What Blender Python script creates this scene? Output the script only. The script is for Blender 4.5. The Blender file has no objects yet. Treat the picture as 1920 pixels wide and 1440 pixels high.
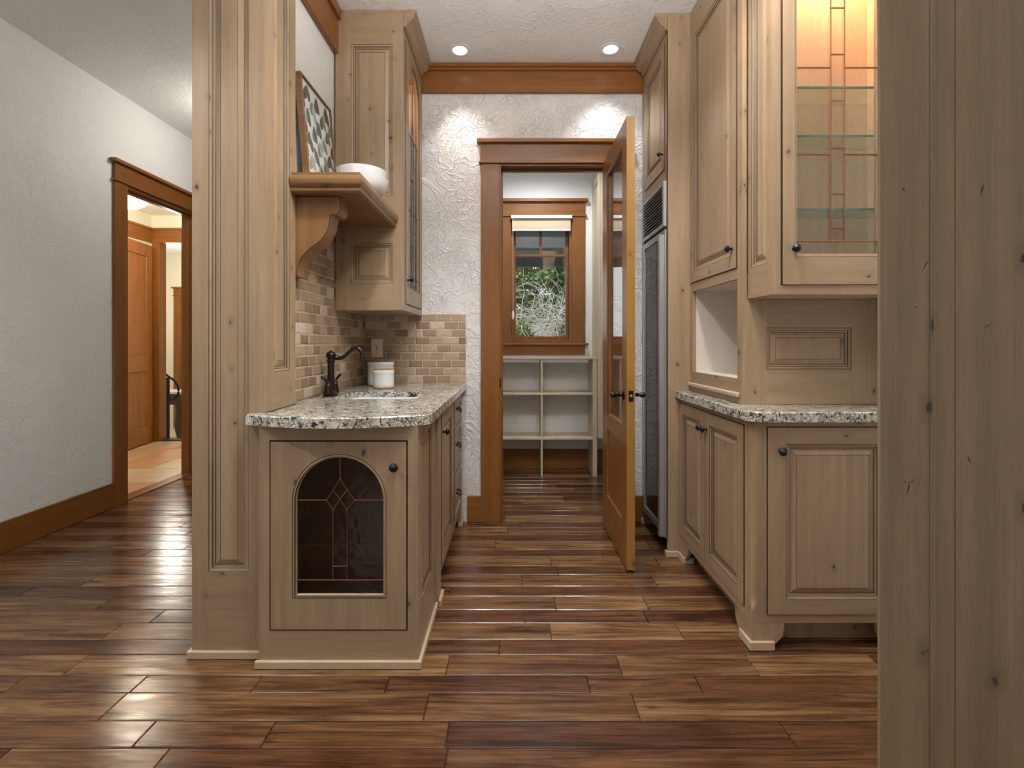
import bpy, bmesh, math, random
from mathutils import Vector, Matrix
from mathutils.geometry import tessellate_polygon
random.seed(7)
S = bpy.context.scene
C = S.collection
PI = math.pi

# ------------------------------------------------------------------ camera, world, exposure
cam = bpy.data.cameras.new('camera'); co = bpy.data.objects.new('camera', cam); C.objects.link(co)
co.location = (0, 0, 1.2); co.rotation_euler = (PI/2, 0, 0)
cam.sensor_width = 36.0; cam.lens = 925/1920*36; cam.shift_x = 0.0; cam.shift_y = -76/1920
cam.clip_start = 0.02; cam.clip_end = 200
S.camera = co
S.view_settings.view_transform = 'Standard'; S.view_settings.look = 'None'
S.view_settings.gamma = 1.0; S.view_settings.use_curve_mapping = False
S.view_settings.exposure = 0.0
w = bpy.data.worlds.new('world'); S.world = w; w.use_nodes = True
bg = w.node_tree.nodes['Background']; bg.inputs[0].default_value = (0.92, 0.96, 1.0, 1); bg.inputs[1].default_value = 1.5

def spot(name, loc, watts, half=35, blend=.35, col=(1, .93, .84), r=.03, rot=(0, 0, 0)):
    l = bpy.data.lights.new(name, 'SPOT'); l.energy = watts; l.spot_size = math.radians(half*2); l.spot_blend = blend
    l.color = col; l.shadow_soft_size = r
    o = bpy.data.objects.new(name, l); o.location = loc; o.rotation_euler = rot; C.objects.link(o); return o
def point(name, loc, watts, col=(1, .9, .78), r=.06):
    l = bpy.data.lights.new(name, 'POINT'); l.energy = watts; l.color = col; l.shadow_soft_size = r
    o = bpy.data.objects.new(name, l); o.location = loc; C.objects.link(o); return o
def area(name, loc, rot, sx, sy, watts, col=(1, 1, 1)):
    l = bpy.data.lights.new(name, 'AREA'); l.shape = 'RECTANGLE'; l.size = sx; l.size_y = sy; l.energy = watts; l.color = col
    o = bpy.data.objects.new(name, l); o.location = loc; o.rotation_euler = rot; C.objects.link(o); return o
CAN = [(-.33, 3.13), (.623, 3.118)]                     # the two ceiling cans in view
CAN_OFF = [(-.25, 1.42), (.62, 1.62), (-.2, -.6), (-2.1, .9), (-2.1, -.9)]  # others out of view; rear and hall ones added for brightness
spot('can_beam', (CAN[0][0], CAN[0][1], 3.052), 27, 37, .8, (.95, .96, 1.0), .02)
spot('can_beam', (CAN[1][0], CAN[1][1], 3.052), 27, 43, .8, (.95, .96, 1.0), .02)
for x, y in CAN_OFF:
    spot('can_beam', (x, y, 3.052), (74 if x > -1 else 115) if y > .5 else 8, 66, .6, (1, .975, .94), .045)
spot('can_beam', (.25, 3.95, 3.052), 80, 74, .6, (.95, .97, 1.0), .045)
point('hall_bulb', (-2.15, 3.95, 2.86), 16, (1, .94, .85), .08)
point('entry_bulb', (-3.80, 4.9, 2.50), 60, (1, .86, .66), .07)
point('lower_bulb', (-5.2, 7.5, 2.1), 70, (1, .92, .80), .10)
# added fill lamp at the unseen window opening behind the photographer
area('window_fill', (-1.4, -2.93, 1.6), (PI/2, 0, 0), 1.6, 1.4, 5, (.92, .96, 1.0))
sun = bpy.data.lights.new('sun', 'SUN'); sun.energy = 3.4; sun.angle = .5; so = bpy.data.objects.new('sun', sun); so.rotation_euler = (.15, -.85, 0); C.objects.link(so)
# added upward fill lamp above the view, brightens the ceiling
area('ceiling_fill', (.20, 1.02, 2.42), (PI, 0, 0), .30, .30, 80, (1, .99, .97))

# ------------------------------------------------------------------ node helpers
class NT:
    def __init__(s, name):
        s.m = bpy.data.materials.new(name); s.m.use_nodes = True; s.t = s.m.node_tree; s.t.nodes.clear()
        s.out = s.n('ShaderNodeOutputMaterial'); s.b = s.n('ShaderNodeBsdfPrincipled'); s.l(s.b.outputs[0], s.out.inputs[0])
    def n(s, t, **k):
        x = s.t.nodes.new(t)
        for a, b in k.items(): setattr(x, a, b)
        return x
    def l(s, a, b): s.t.links.new(a, b)
    def setv(s, sock, v):
        if hasattr(v, 'is_output') or hasattr(v, 'links'): s.l(v, sock)
        else: sock.default_value = v
    def coords(s, scale=(1, 1, 1), rnd=True):
        tc = s.n('ShaderNodeTexCoord'); v = tc.outputs['Object']
        if rnd:
            oi = s.n('ShaderNodeObjectInfo'); mu = s.n('ShaderNodeVectorMath', operation='SCALE')
            mu.inputs[0].default_value = (7.3, 5.1, 9.7); s.l(oi.outputs['Random'], mu.inputs['Scale'])
            ad = s.n('ShaderNodeVectorMath', operation='ADD'); s.l(v, ad.inputs[0]); s.l(mu.outputs[0], ad.inputs[1]); v = ad.outputs[0]
        mp = s.n('ShaderNodeMapping'); s.l(v, mp.inputs[0]); mp.inputs['Scale'].default_value = scale
        return mp.outputs[0], v
    def noise(s, vec, scale=5, detail=4, rough=.5, dist=0):
        x = s.n('ShaderNodeTexNoise'); s.l(vec, x.inputs['Vector']); x.inputs['Scale'].default_value = scale
        x.inputs['Detail'].default_value = detail; x.inputs['Roughness'].default_value = rough; x.inputs['Distortion'].default_value = dist
        return x.outputs['Fac']
    def voro(s, vec, scale=5, feature='F1', rand=1):
        x = s.n('ShaderNodeTexVoronoi', feature=feature); s.l(vec, x.inputs['Vector']); x.inputs['Scale'].default_value = scale
        x.inputs['Randomness'].default_value = rand
        return x
    def ramp(s, fac, stops):
        x = s.n('ShaderNodeValToRGB'); s.l(fac, x.inputs[0]); e = x.color_ramp.elements
        while len(e) < len(stops): e.new(.5)
        for i, (p, c) in enumerate(stops):
            e[i].position = p
            e[i].color = (c, c, c, 1) if isinstance(c, (int, float)) else (*c, 1)
        return x.outputs[0]
    def mix(s, fac, a, b, mode='MIX'):
        x = s.n('ShaderNodeMix', data_type='RGBA', blend_type=mode)
        s.setv(x.inputs[0], fac)
        for sock, v in ((x.inputs[6], a), (x.inputs[7], b)):
            if isinstance(v, tuple): sock.default_value = (*v, 1) if len(v) == 3 else v
            else: s.l(v, sock)
        return x.outputs[2]
    def math(s, op, a, b=0):
        x = s.n('ShaderNodeMath', operation=op); s.setv(x.inputs[0], a); s.setv(x.inputs[1], b); return x.outputs[0]
    def bump(s, h, strength=.3, dist=.01):
        x = s.n('ShaderNodeBump'); s.l(h, x.inputs['Height']); x.inputs['Strength'].default_value = strength; x.inputs['Distance'].default_value = dist
        s.l(x.outputs[0], s.b.inputs['Normal']); return x
    def col(s, c): s.setv(s.b.inputs['Base Color'], (*c, 1) if isinstance(c, tuple) else c)
    def p(s, **k):
        for a, v in k.items(): s.setv(s.b.inputs[a.replace('_', ' ')], v)

def simple(name, col, rough=.5, metal=0, **k):
    t = NT(name); t.col(col); t.p(Roughness=rough, Metallic=metal)
    for a, v in k.items(): t.p(**{a: v})
    return t.m

def wood(name, light, dark, horiz=False, knots=1.0, rough=.38, streak=.5, var=.12, knotcol=(.045, .032, .028)):
    t = NT(name)
    sc = (1.2, 1.2, 26) if horiz else (26, 26, 1.2)
    g, v = t.coords(sc)
    n1 = t.noise(g, 1.0, 5, .6, .6); n2 = t.noise(g, 6.0, 3, .6)
    big, _ = t.coords((1.5, 1.5, .6) if not horiz else (.6, .6, 1.5)); n3 = t.noise(big, 2.2, 3, .5, .5)
    f = t.math('ADD', t.math('MULTIPLY', n1, .65), t.math('MULTIPLY', n2, .35))
    c = t.mix(t.ramp(f, [(.36, 0), (.64, 1)]), light, dark)
    c = t.mix(t.ramp(n3, [(.3, 0), (.75, streak)]), c, tuple(a*b for a, b in zip(dark, (.92, .88, .84))))
    if knots > 0:
        sp = t.n('ShaderNodeSeparateXYZ'); t.l(v, sp.inputs[0]); cb = t.n('ShaderNodeCombineXYZ')
        t.l(t.math('MULTIPLY', t.math('ADD', sp.outputs[0], sp.outputs[1]), 7.5 if not horiz else 5), cb.inputs[0]); t.l(t.math('MULTIPLY', sp.outputs[2], 5 if not horiz else 7.5), cb.inputs[1])
        vo = t.voro(cb.outputs[0], 1.0); vo.voronoi_dimensions = '2D'; d = vo.outputs['Distance']; rnd = t.n('ShaderNodeSeparateColor'); t.l(vo.outputs['Color'], rnd.inputs[0])
        wob = t.noise(v, 55.0, 3); d2 = t.math('ADD', d, t.math('MULTIPLY', t.math('SUBTRACT', wob, .5), .16))
        d2 = t.math('ADD', d2, t.math('MULTIPLY', rnd.outputs[2], .035))
        on = t.math('GREATER_THAN', rnd.outputs[0], 1-.50*knots)
        core = t.math('MULTIPLY', t.ramp(d2, [(.026, 1), (.052, 0)]), on)
        halo = t.math('MULTIPLY', t.ramp(d2, [(.02, .55), (.17, 0)]), on)
        c = t.mix(halo, c, tuple(a*.52 for a in dark)); c = t.mix(core, c, knotcol)
    oi = t.n('ShaderNodeObjectInfo'); hv = t.n('ShaderNodeHueSaturation'); t.l(c, hv.inputs['Color'])
    mr = t.n('ShaderNodeMapRange'); t.l(oi.outputs['Random'], mr.inputs[0]); mr.inputs[3].default_value = 1-var; mr.inputs[4].default_value = 1+var
    t.l(mr.outputs[0], hv.inputs['Value'])
    t.col(hv.outputs[0]); t.p(Roughness=rough); t.bump(f, .08, .004)
    return t.m

AL_L, AL_D = (.402, .288, .184), (.292, .201, .122)
alv = wood('alder_vertical', AL_L, AL_D, False, .9, var=.03)
alh = wood('alder_horizontal', AL_L, AL_D, True, .7, var=.03)
glaze_and_gap_shade = simple('glaze_and_gap_shade', (.085, .052, .030), .5)  # moulding glaze; on door rims it paints the shade of the gap
ALD = [alv, alh, glaze_and_gap_shade]
pale = wood('pale_maple', (.62, .52, .38), (.52, .42, .29), False, 0, .45, .3, .03)
fir_v = wood('fir_vertical', (.285, .112, .024), (.195, .070, .013), False, 0, .33, .5, .05)
fir_h = wood('fir_horizontal', (.285, .112, .024), (.195, .070, .013), True, 0, .33, .5, .05)
firgold = wood('fir_gold', (.37, .205, .048), (.27, .135, .028), False, .35, .35, .4, .03)
amber_v = wood('amber_vertical', (.40, .155, .030), (.27, .088, .014), False, .6, .32, .5, .05)
shelfwood = wood('shelf_alder', (.27, .148, .058), (.175, .085, .030), True, .7, .32, .5, .04)
corbelwood = wood('corbel_alder', (.32, .175, .075), (.22, .108, .042), False, .9, .34, .6, .04)
darkwood = wood('dark_walnut', (.07, .035, .02), (.035, .018, .01), True, 0, .35, .3, .05)

def plank_mat():
    t = NT('hickory_plank')
    g, v = t.coords((1.3, 22, 5)); g2, _ = t.coords((2.2, 60, 5)); b, _ = t.coords((1.6, 7, 1))
    n1 = t.noise(g, 1.0, 6, .65, 1.2); n2 = t.noise(g2, 2.0, 3, .6); n3 = t.noise(b, 1.3, 4, .6, .8)
    oi = t.n('ShaderNodeObjectInfo'); sc_ = t.n('ShaderNodeSeparateColor'); t.l(oi.outputs['Color'], sc_.inputs[0]); r = sc_.outputs[0]
    n4 = t.noise(g2, 9.0, 2, .5)
    f = t.math('ADD', t.math('MULTIPLY', n1, .62), t.math('ADD', t.math('MULTIPLY', n2, .25), t.math('MULTIPLY', n4, .13)))
    c = t.ramp(f, [(.35, (.038, .015, .008)), (.45, (.112, .054, .026)), (.54, (.205, .115, .056)), (.66, (.31, .192, .104))])
    tone = t.ramp(r, [(0, (.36, .25, .24)), (.25, (.55, .40, .36)), (.5, (.80, .70, .60)), (.75, (.95, .89, .78)), (1, (1.14, 1.10, .98))])
    c = t.mix(1.0, c, tone, 'MULTIPLY')
    c = t.mix(t.ramp(n3, [(.42, 0), (.72, .7)]), c, t.mix(1.0, c, (.36, .28, .24), 'MULTIPLY'))
    k, _ = t.coords((4.2, 13, 4)); vo = t.voro(k, 1.0); d = t.math('ADD', vo.outputs['Distance'], t.math('MULTIPLY', t.math('SUBTRACT', n2, .5), .14))
    rnd = t.n('ShaderNodeSeparateColor'); t.l(vo.outputs['Color'], rnd.inputs[0]); on = t.math('GREATER_THAN', rnd.outputs[1], .78)
    c = t.mix(t.math('MULTIPLY', t.ramp(d, [(.05, .9), (.16, 0)]), on), c, (.012, .005, .003))
    t.col(c)
    ro = t.noise(b, 3, 3); rr = t.n('ShaderNodeMapRange'); t.l(ro, rr.inputs[0]); rr.inputs[3].default_value = .13; rr.inputs[4].default_value = .30
    t.l(rr.outputs[0], t.b.inputs['Roughness'])
    w1, _ = t.coords((3.2, 16, 1)); w2 = t.noise(w1, 1.0, 2, .5); h = t.math('ADD', t.math('MULTIPLY', w2, 1.6), t.math('MULTIPLY', f, .25))
    t.bump(h, .22, .005); t.p(Specular_IOR_Level=.5)
    return t.m
hick = plank_mat()

def stucco(name, col, amt=1.0, sc=1.0):
    t = NT(name); g, v = t.coords((sc, sc, sc), False)
    n = t.noise(g, 7.5, 2.5, .5, 1.8); a = t.math('ABSOLUTE', t.math('SUBTRACT', n, .5))
    ridge = t.ramp(a, [(0, 1), (.030, .15), (.06, 0)])
    n2 = t.noise(g, 13.0, 2.0, .5, 2.2); a2 = t.math('ABSOLUTE', t.math('SUBTRACT', n2, .52)); ridge2 = t.ramp(a2, [(0, .7), (.03, .1), (.06, 0)])
    mk = t.noise(g, 4.0, 2); mask = t.ramp(mk, [(.38, 0), (.56, 1)])
    step = t.ramp(n, [(.48, 0), (.53, 1)])
    h = t.math('ADD', t.math('MULTIPLY', t.math('MAXIMUM', ridge, ridge2), mask), t.math('MULTIPLY', step, .55))
    fine = t.noise(g, 60, 2); h = t.math('ADD', h, t.math('MULTIPLY', fine, .06))
    t.col(col); t.p(Roughness=.55); t.bump(h, .75*amt, .007)
    return t.m
st_main = stucco('wall_plaster', (.77, .78, .77), .45)
st_back = stucco('wall_plaster_rough', (.77, .77, .765), 1.0)  # plaster with stronger trowel relief than the main walls
st_ceil = stucco('ceiling_plaster', (.82, .825, .81), .5, .9)
cream = stucco('cream_plaster', (.72, .68, .55), .25)
palewall = stucco('pantry_plaster', (.78, .785, .77), .35)

def granite():
    t = NT('granite'); g, v = t.coords((1, 1, 1), False)
    s1, _ = t.coords((.75, 2.0, 1), False)
    a = t.noise(g, 42, 5, .7, 1.2); cr = t.math('ABSOLUTE', t.math('SUBTRACT', t.noise(g, 58, 3, .6, 1.4), .5)); cm = t.noise(g, 16, 2); b = t.noise(s1, 11, 4, .6, 1.5); vo = t.voro(g, 120).outputs['Distance']; m = t.noise(g, 20, 3, .6, .8)
    c = t.ramp(b, [(.3, (.50, .47, .38)), (.48, (.68, .67, .60)), (.62, (.60, .56, .44)), (.75, (.42, .35, .24))])
    c = t.mix(t.ramp(m, [(.52, 0), (.66, .7)]), c, (.36, .25, .15))
    c = t.mix(t.ramp(a, [(.42, 1), (.46, 0)]), c, (.022, .02, .02))
    c = t.mix(t.ramp(a, [(.60, 0), (.72, .55)]), c, (.84, .84, .80))
    c = t.mix(t.math('MULTIPLY', t.ramp(vo, [(.1, 1), (.28, 0)]), t.ramp(b, [(.45, 0), (.7, .8)])), c, (.06, .05, .05))
    c = t.mix(t.math('MULTIPLY', t.ramp(cr, [(.022, .95), (.050, 0)]), t.ramp(cm, [(.34, 0), (.48, 1)])), c, (.03, .027, .027))
    t.col(c); t.p(Roughness=.13); t.p(Specular_IOR_Level=.5); return t.m
gran = granite()

def travertine():
    t = NT('travertine_tile'); g, v = t.coords((1, 1, 1))
    oi = t.n('ShaderNodeObjectInfo'); r = oi.outputs['Random']
    base = t.ramp(r, [(0, (.255, .165, .100)), (.22, (.31, .215, .138)), (.6, (.37, .268, .178)), (.85, (.45, .345, .245)), (1, (.60, .51, .41))])
    n = t.noise(g, 40, 5, .65, .8); n2 = t.noise(g, 14, 3)
    c = t.mix(t.ramp(n, [(.35, .45), (.6, 0)]), base, t.mix(1.0, base, (.62, .55, .48), 'MULTIPLY'))
    c = t.mix(t.ramp(n2, [(.5, 0), (.75, .5)]), c, t.mix(1.0, base, (1.3, 1.3, 1.25), 'MULTIPLY'))
    vo = t.voro(g, 110).outputs['Distance']; pit = t.math('MULTIPLY', t.ramp(vo, [(.12, 1), (.2, 0)]), t.ramp(n, [(.5, 0), (.6, .7)]))
    c = t.mix(pit, c, (.12, .08, .05)); t.col(c); t.p(Roughness=.6)
    t.bump(t.math('SUBTRACT', n, t.math('MULTIPLY', pit, .6)), .25, .003); return t.m
trav = travertine(); grout = simple('grout', (.50, .42, .32), .8)

def thin_glass(name, tint=(1, 1, 1), rough=.0, wob=0.0, wsc=40):
    m = bpy.data.materials.new(name); m.use_nodes = True; t = m.node_tree; t.nodes.clear()
    o = t.nodes.new('ShaderNodeOutputMaterial'); mx = t.nodes.new('ShaderNodeMixShader'); tr = t.nodes.new('ShaderNodeBsdfTransparent')
    gl = t.nodes.new('ShaderNodeBsdfGlossy'); lw = t.nodes.new('ShaderNodeLayerWeight'); pw = t.nodes.new('ShaderNodeMath'); pw.operation = 'POWER'; pw.inputs[1].default_value = 4.5; t.links.new(lw.outputs['Facing'], pw.inputs[0])
    fr = t.nodes.new('ShaderNodeMath'); fr.operation = 'MULTIPLY_ADD'; fr.inputs[1].default_value = .90; fr.inputs[2].default_value = .045; t.links.new(pw.outputs[0], fr.inputs[0]); lw.inputs[0].default_value = .5
    tr.inputs[0].default_value = (*tint, 1); gl.inputs['Roughness'].default_value = rough
    if wob:
        tc = t.nodes.new('ShaderNodeTexCoord'); no = t.nodes.new('ShaderNodeTexNoise'); no.inputs['Scale'].default_value = wsc
        bu = t.nodes.new('ShaderNodeBump'); bu.inputs['Strength'].default_value = wob; bu.inputs['Distance'].default_value = .01
        t.links.new(tc.outputs['Object'], no.inputs[0]); t.links.new(no.outputs[0], bu.inputs['Height']); t.links.new(bu.outputs[0], gl.inputs['Normal'])
    t.links.new(fr.outputs[0], mx.inputs[0]); t.links.new(tr.outputs[0], mx.inputs[1]); t.links.new(gl.outputs[0], mx.inputs[2]); t.links.new(mx.outputs[0], o.inputs[0])
    return m
glass = thin_glass('clear_glass', (.97, .985, .98))
fridge_glass = thin_glass('tinted_glass', (.13, .14, .16))
shelf_glass = thin_glass('shelf_glass', (.86, .95, .92), .02)
def seedy(name, tint):
    m = thin_glass(name, tint, .05, .12, 34); t = m.node_tree
    tr = [n for n in t.nodes if n.type == 'BSDF_TRANSPARENT'][0]
    tc = t.nodes.new('ShaderNodeTexCoord'); vo = t.nodes.new('ShaderNodeTexVoronoi'); vo.inputs['Scale'].default_value = 85
    ra = t.nodes.new('ShaderNodeValToRGB'); ra.color_ramp.elements[0].position = .07; ra.color_ramp.elements[1].position = .16
    ra.color_ramp.elements[0].color = tuple(c*.62 for c in tint)+(1,); ra.color_ramp.elements[1].color = (*tint, 1)
    t.links.new(tc.outputs['Object'], vo.inputs[0]); t.links.new(vo.outputs['Distance'], ra.inputs[0]); t.links.new(ra.outputs[0], tr.inputs[0]); return m
shade_seed = seedy('shade_tint_seedy_glass', (.66, .60, .54))  # brown tint darkens the view in, standing in for interior shade
seed = seedy('seedy_glass', (.93, .93, .90))
edgegreen = simple('glass_edge', (.05, .20, .15), .15)
copper = simple('copper_came', (.24, .105, .065), .35, .8)
iron = simple('black_iron', (.018, .017, .018), .38, .6)
bronze = simple('oil_rubbed_bronze', (.045, .030, .028), .30, .85)
steel = simple('brushed_aluminium', (.66, .67, .70), .36, .8)
steeld = simple('dark_metal', (.09, .09, .10), .4, .7)
black = simple('black', (.008, .008, .008), .6)
white = simple('white_enamel', (.80, .81, .82), .3)
whitep = simple('white_paint', (.80, .80, .79), .45)
ceramic = simple('white_ceramic', (.82, .84, .86), .12)
def crock():
    t = NT('glazed_crock'); tc = t.n('ShaderNodeTexCoord'); sp = t.n('ShaderNodeSeparateXYZ'); t.l(tc.outputs['Generated'], sp.inputs[0])
    n = t.noise(tc.outputs['Object'], 30, 3); z = t.math('ADD', sp.outputs[2], t.math('MULTIPLY', t.math('SUBTRACT', n, .5), .12))
    t.col(t.ramp(z, [(.0, (.50, .37, .25)), (.09, (.60, .52, .42)), (.24, (.78, .79, .80)), (1, (.78, .80, .82))])); t.p(Roughness=.22); return t.m
crockm = crock()
cork = wood('lid_wood', (.42, .24, .11), (.32, .17, .07), True, 0, .5)
ivory = simple('ivory_plastic', (.80, .73, .60), .4)
nichep = simple('cream_laminate', (.72, .66, .58), .4)
blindm = wood('woven_shade', (.60, .50, .35), (.50, .40, .26), True, 0, .8, .2)
def emit(name, col, s):
    m = bpy.data.materials.new(name); m.use_nodes = True; t = m.node_tree; t.nodes.clear(); o = t.nodes.new('ShaderNodeOutputMaterial'); e = t.nodes.new('ShaderNodeEmission')
    e.inputs[0].default_value = (*col, 1); e.inputs[1].default_value = s; t.links.new(e.outputs[0], o.inputs[0]); return m
bulb = emit('lamp_glow', (1, .97, .92), 5.0)
dome = emit('dome_glow', (1, .90, .72), 3.2)

# ------------------------------------------------------------------ mesh helpers
class Fr:
    def __init__(s, o, u, v, n): s.o, s.u, s.v, s.n = Vector(o), Vector(u), Vector(v), Vector(n)
def front(D): return Fr((0, D, 0), (1, 0, 0), (0, 0, 1), (0, -1, 0))      # faces the camera: u = X, v = Z, n toward camera
def east(X): return Fr((X, 0, 0), (0, 1, 0), (0, 0, 1), (1, 0, 0))         # faces +X: u = Y
def west(X): return Fr((X, 0, 0), (0, 1, 0), (0, 0, 1), (-1, 0, 0))        # faces -X: u = Y

class MB:
    def __init__(s): s.v = []; s.f = []; s.m = []
    def P(s, f, p):
        p = Vector(p); s.v.append(p if f is None else f.o+f.u*p.x+f.v*p.y+f.n*p.z); return len(s.v)-1
    def face(s, pts, m=0, f=None):
        s.f.append([s.P(f, p) for p in pts]); s.m.append(m)
    def box(s, x0, y0, z0, x1, y1, z1, m=0, f=None, b=.0015):
        x0, x1 = sorted((x0, x1)); y0, y1 = sorted((y0, y1)); z0, z1 = sorted((z0, z1))
        b = min(b, (x1-x0)*.3, (y1-y0)*.3, (z1-z0)*.3); I = {}
        for a, (X, xi) in enumerate(((x0, x0+b), (x1, x1-b))):
            for c, (Y, yi) in enumerate(((y0, y0+b), (y1, y1-b))):
                for d, (Z, zi) in enumerate(((z0, z0+b), (z1, z1-b))):
                    I[a, c, d] = (s.P(f, (X, yi, zi)), s.P(f, (xi, Y, zi)), s.P(f, (xi, yi, Z)))
        def q(*k): s.f.append([I[a][j] for a, j in k]); s.m.append(m)
        for e in (0, 1):
            q(((e, 0, 0), 0), ((e, 1, 0), 0), ((e, 1, 1), 0), ((e, 0, 1), 0))
            q(((0, e, 0), 1), ((1, e, 0), 1), ((1, e, 1), 1), ((0, e, 1), 1))
            q(((0, 0, e), 2), ((1, 0, e), 2), ((1, 1, e), 2), ((0, 1, e), 2))
        for a in (0, 1):
            for c in (0, 1):
                q(((a, c, 0), 0), ((a, c, 1), 0), ((a, c, 1), 1), ((a, c, 0), 1))
                q(((a, 0, c), 0), ((a, 1, c), 0), ((a, 1, c), 2), ((a, 0, c), 2))
                q(((0, a, c), 1), ((1, a, c), 1), ((1, a, c), 2), ((0, a, c), 2))
                for d in (0, 1): q(((a, c, d), 0), ((a, c, d), 1), ((a, c, d), 2))
        return s
    def strip(s, A, B, m=0, f=None, closed=True):
        n = len(A); ia = [s.P(f, p) for p in A]; ib = [s.P(f, p) for p in B]
        for i in range(n if closed else n-1):
            j = (i+1) % n; s.f.append([ia[i], ia[j], ib[j], ib[i]]); s.m.append(m)
    def cap(s, loops, m=0, f=None):
        L = [[Vector(p) for p in l] for l in loops]; flat = [p for l in L for p in l]; idx = [s.P(f, p) for p in flat]
        for t in tessellate_polygon(L): s.f.append([idx[i] for i in t]); s.m.append(m)
    def prism(s, poly, n0, n1, m=0, f=None, holes=(), ch=0.0, mside=None, mch=None):
        """poly in (u,v), extruded along n; ch chamfers the n1 rim"""
        ms = m if mside is None else mside
        loops = [poly]+list(holes)
        if ch:
            off = offset(poly, -ch)
            s.strip([(p[0], p[1], n1-ch) for p in poly], [(p[0], p[1], n1) for p in off], m if mch is None else mch, f); top = [off]+list(holes)
        else: top = loops
        s.cap([[(p[0], p[1], n0) for p in l] for l in loops], m, f); s.cap([[(p[0], p[1], n1) for p in l] for l in top], m, f)
        for k, l in enumerate(loops): s.strip([(p[0], p[1], n0) for p in l], [(p[0], p[1], n1-(ch if k == 0 else 0)) for p in l], ms, f)
    def lathe(s, prof, c, ax='z', seg=20, m=0, sx=1.0, sy=1.0):
        rows = []
        for r, h in prof:
            row = []
            for i in range(seg):
                a = 2*PI*i/seg; x, y = r*math.cos(a)*sx, r*math.sin(a)*sy
                p = {'z': (x, y, h), 'x': (h, x, y), '-x': (-h, x, y), '-y': (x, -h, y)}[ax]
                row.append(s.P(None, Vector(c)+Vector(p)))
            rows.append(row)
        for a, b in zip(rows, rows[1:]):
            for i in range(seg): j = (i+1) % seg; s.f.append([a[i], a[j], b[j], b[i]]); s.m.append(m)
        s.f.append(rows[0][::-1]); s.m.append(m); s.f.append(rows[-1]); s.m.append(m)
    def tube(s, pts, r, seg=8, m=0, caps=True):
        pts = [Vector(p) for p in pts]; n = len(pts); rr = r if isinstance(r, (list, tuple)) else [r]*n; rows = []
        up = Vector((0, 0, 1)) if abs((pts[-1]-pts[0]).normalized().z) < .9 else Vector((0, 1, 0))
        for i, p in enumerate(pts):
            t = (pts[min(i+1, n-1)]-pts[max(i-1, 0)]).normalized(); a = t.cross(up)
            if a.length < 1e-4: a = t.cross(Vector((1, 0, 0)))
            a.normalize(); b = t.cross(a)
            rows.append([s.P(None, p+(a*math.cos(2*PI*k/seg)+b*math.sin(2*PI*k/seg))*rr[i]) for k in range(seg)])
        for a, b in zip(rows, rows[1:]):
            for i in range(seg): j = (i+1) % seg; s.f.append([a[i], a[j], b[j], b[i]]); s.m.append(m)
        if caps: s.f.append(rows[0][::-1]); s.m.append(m); s.f.append(rows[-1]); s.m.append(m)
    # a board with openings, cells between them split so that rails and stiles carry their own grain
    def slab(s, f, R, n0, n1, opens=(), V=0, H=1, G=2, back=True):
        u0, v0, u1, v1 = R
        us = sorted({u0, u1, *[x for o in opens for x in (o[0][0], o[0][2])]}); vs = sorted({v0, v1, *[x for o in opens for x in (o[0][1], o[0][3])]})
        for nn in ((n1, n0) if back else (n1,)):
            for a, b in zip(us, us[1:]):
                for c, d in zip(vs, vs[1:]):
                    cu, cv = (a+b)/2, (c+d)/2; inside = False; mat = V
                    for (r, k) in opens:
                        if r[0] < cu < r[2]:
                            mat = H
                            if r[1] < cv < r[3] and (nn == n1 or k in ('glass', 'hole', 'niche')): inside = True
                    if not inside: s.face([(a, c, nn), (b, c, nn), (b, d, nn), (a, d, nn)], mat, f)
        s.strip([(u0, v0, n0), (u1, v0, n0), (u1, v1, n0), (u0, v1, n0)], [(u0, v0, n1), (u1, v0, n1), (u1, v1, n1), (u0, v1, n1)], G if abs(n0+.018) < 1e-6 else V, f)  # door rims take the dark tone as gap shade
        for (r, k) in opens:
            prof = {'raised': RAISED, 'flat': FLAT, 'glass': GLASSP, 'hole': [], 'niche': []}[k]
            L = lambda d, z: [(r[0]+d, r[1]+d, n1+z), (r[2]-d, r[1]+d, n1+z), (r[2]-d, r[3]-d, n1+z), (r[0]+d, r[3]-d, n1+z)]
            pd, pz = 0, 0
            for d, z, mm in prof:
                s.strip(L(pd, pz), L(d, z), {0: V, 1: H, 2: G}[mm], f); pd, pz = d, z
            if k in ('glass', 'hole', 'niche'):
                a = L(pd, pz); b = [(p[0], p[1], n0) for p in L(pd, 0)]; s.strip(a, b, G if k == 'hole' else V, f)  # opening walls darkened to paint shade around the doors
            else: s.face(L(pd, pz), V, f)
        return s
RAISED = [(.0028, -.002, 2), (.011, -.0045, 0), (.0135, -.009, 2), (.020, -.0095, 0), (.0225, -.0125, 2), (.043, -.005, 0), (.0452, -.0058, 2)]
FLAT = [(.002, -.001, 2), (.007, -.009, 0), (.009, -.0095, 2)]
GLASSP = [(.0028, -.002, 2), (.010, -.004, 0), (.0120, -.008, 2), (.013, -.009, 0)]

def offset(poly, d):
    """positive d grows a counter-clockwise or clockwise polygon outward"""
    P = [Vector((p[0], p[1])) for p in poly]; n = len(P)
    A = sum(P[i].x*P[(i+1) % n].y-P[(i+1) % n].x*P[i].y for i in range(n)); sg = 1 if A > 0 else -1; out = []
    for i in range(n):
        a = (P[i]-P[i-1]).normalized(); b = (P[(i+1) % n]-P[i]).normalized()
        na = Vector((a.y, -a.x))*sg; nb = Vector((b.y, -b.x))*sg; m = (na+nb)
        if m.length < 1e-6: m = na
        m.normalize(); out.append(tuple(P[i]+m*(d/max(.4, m.dot(na)))))
    return out

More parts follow.
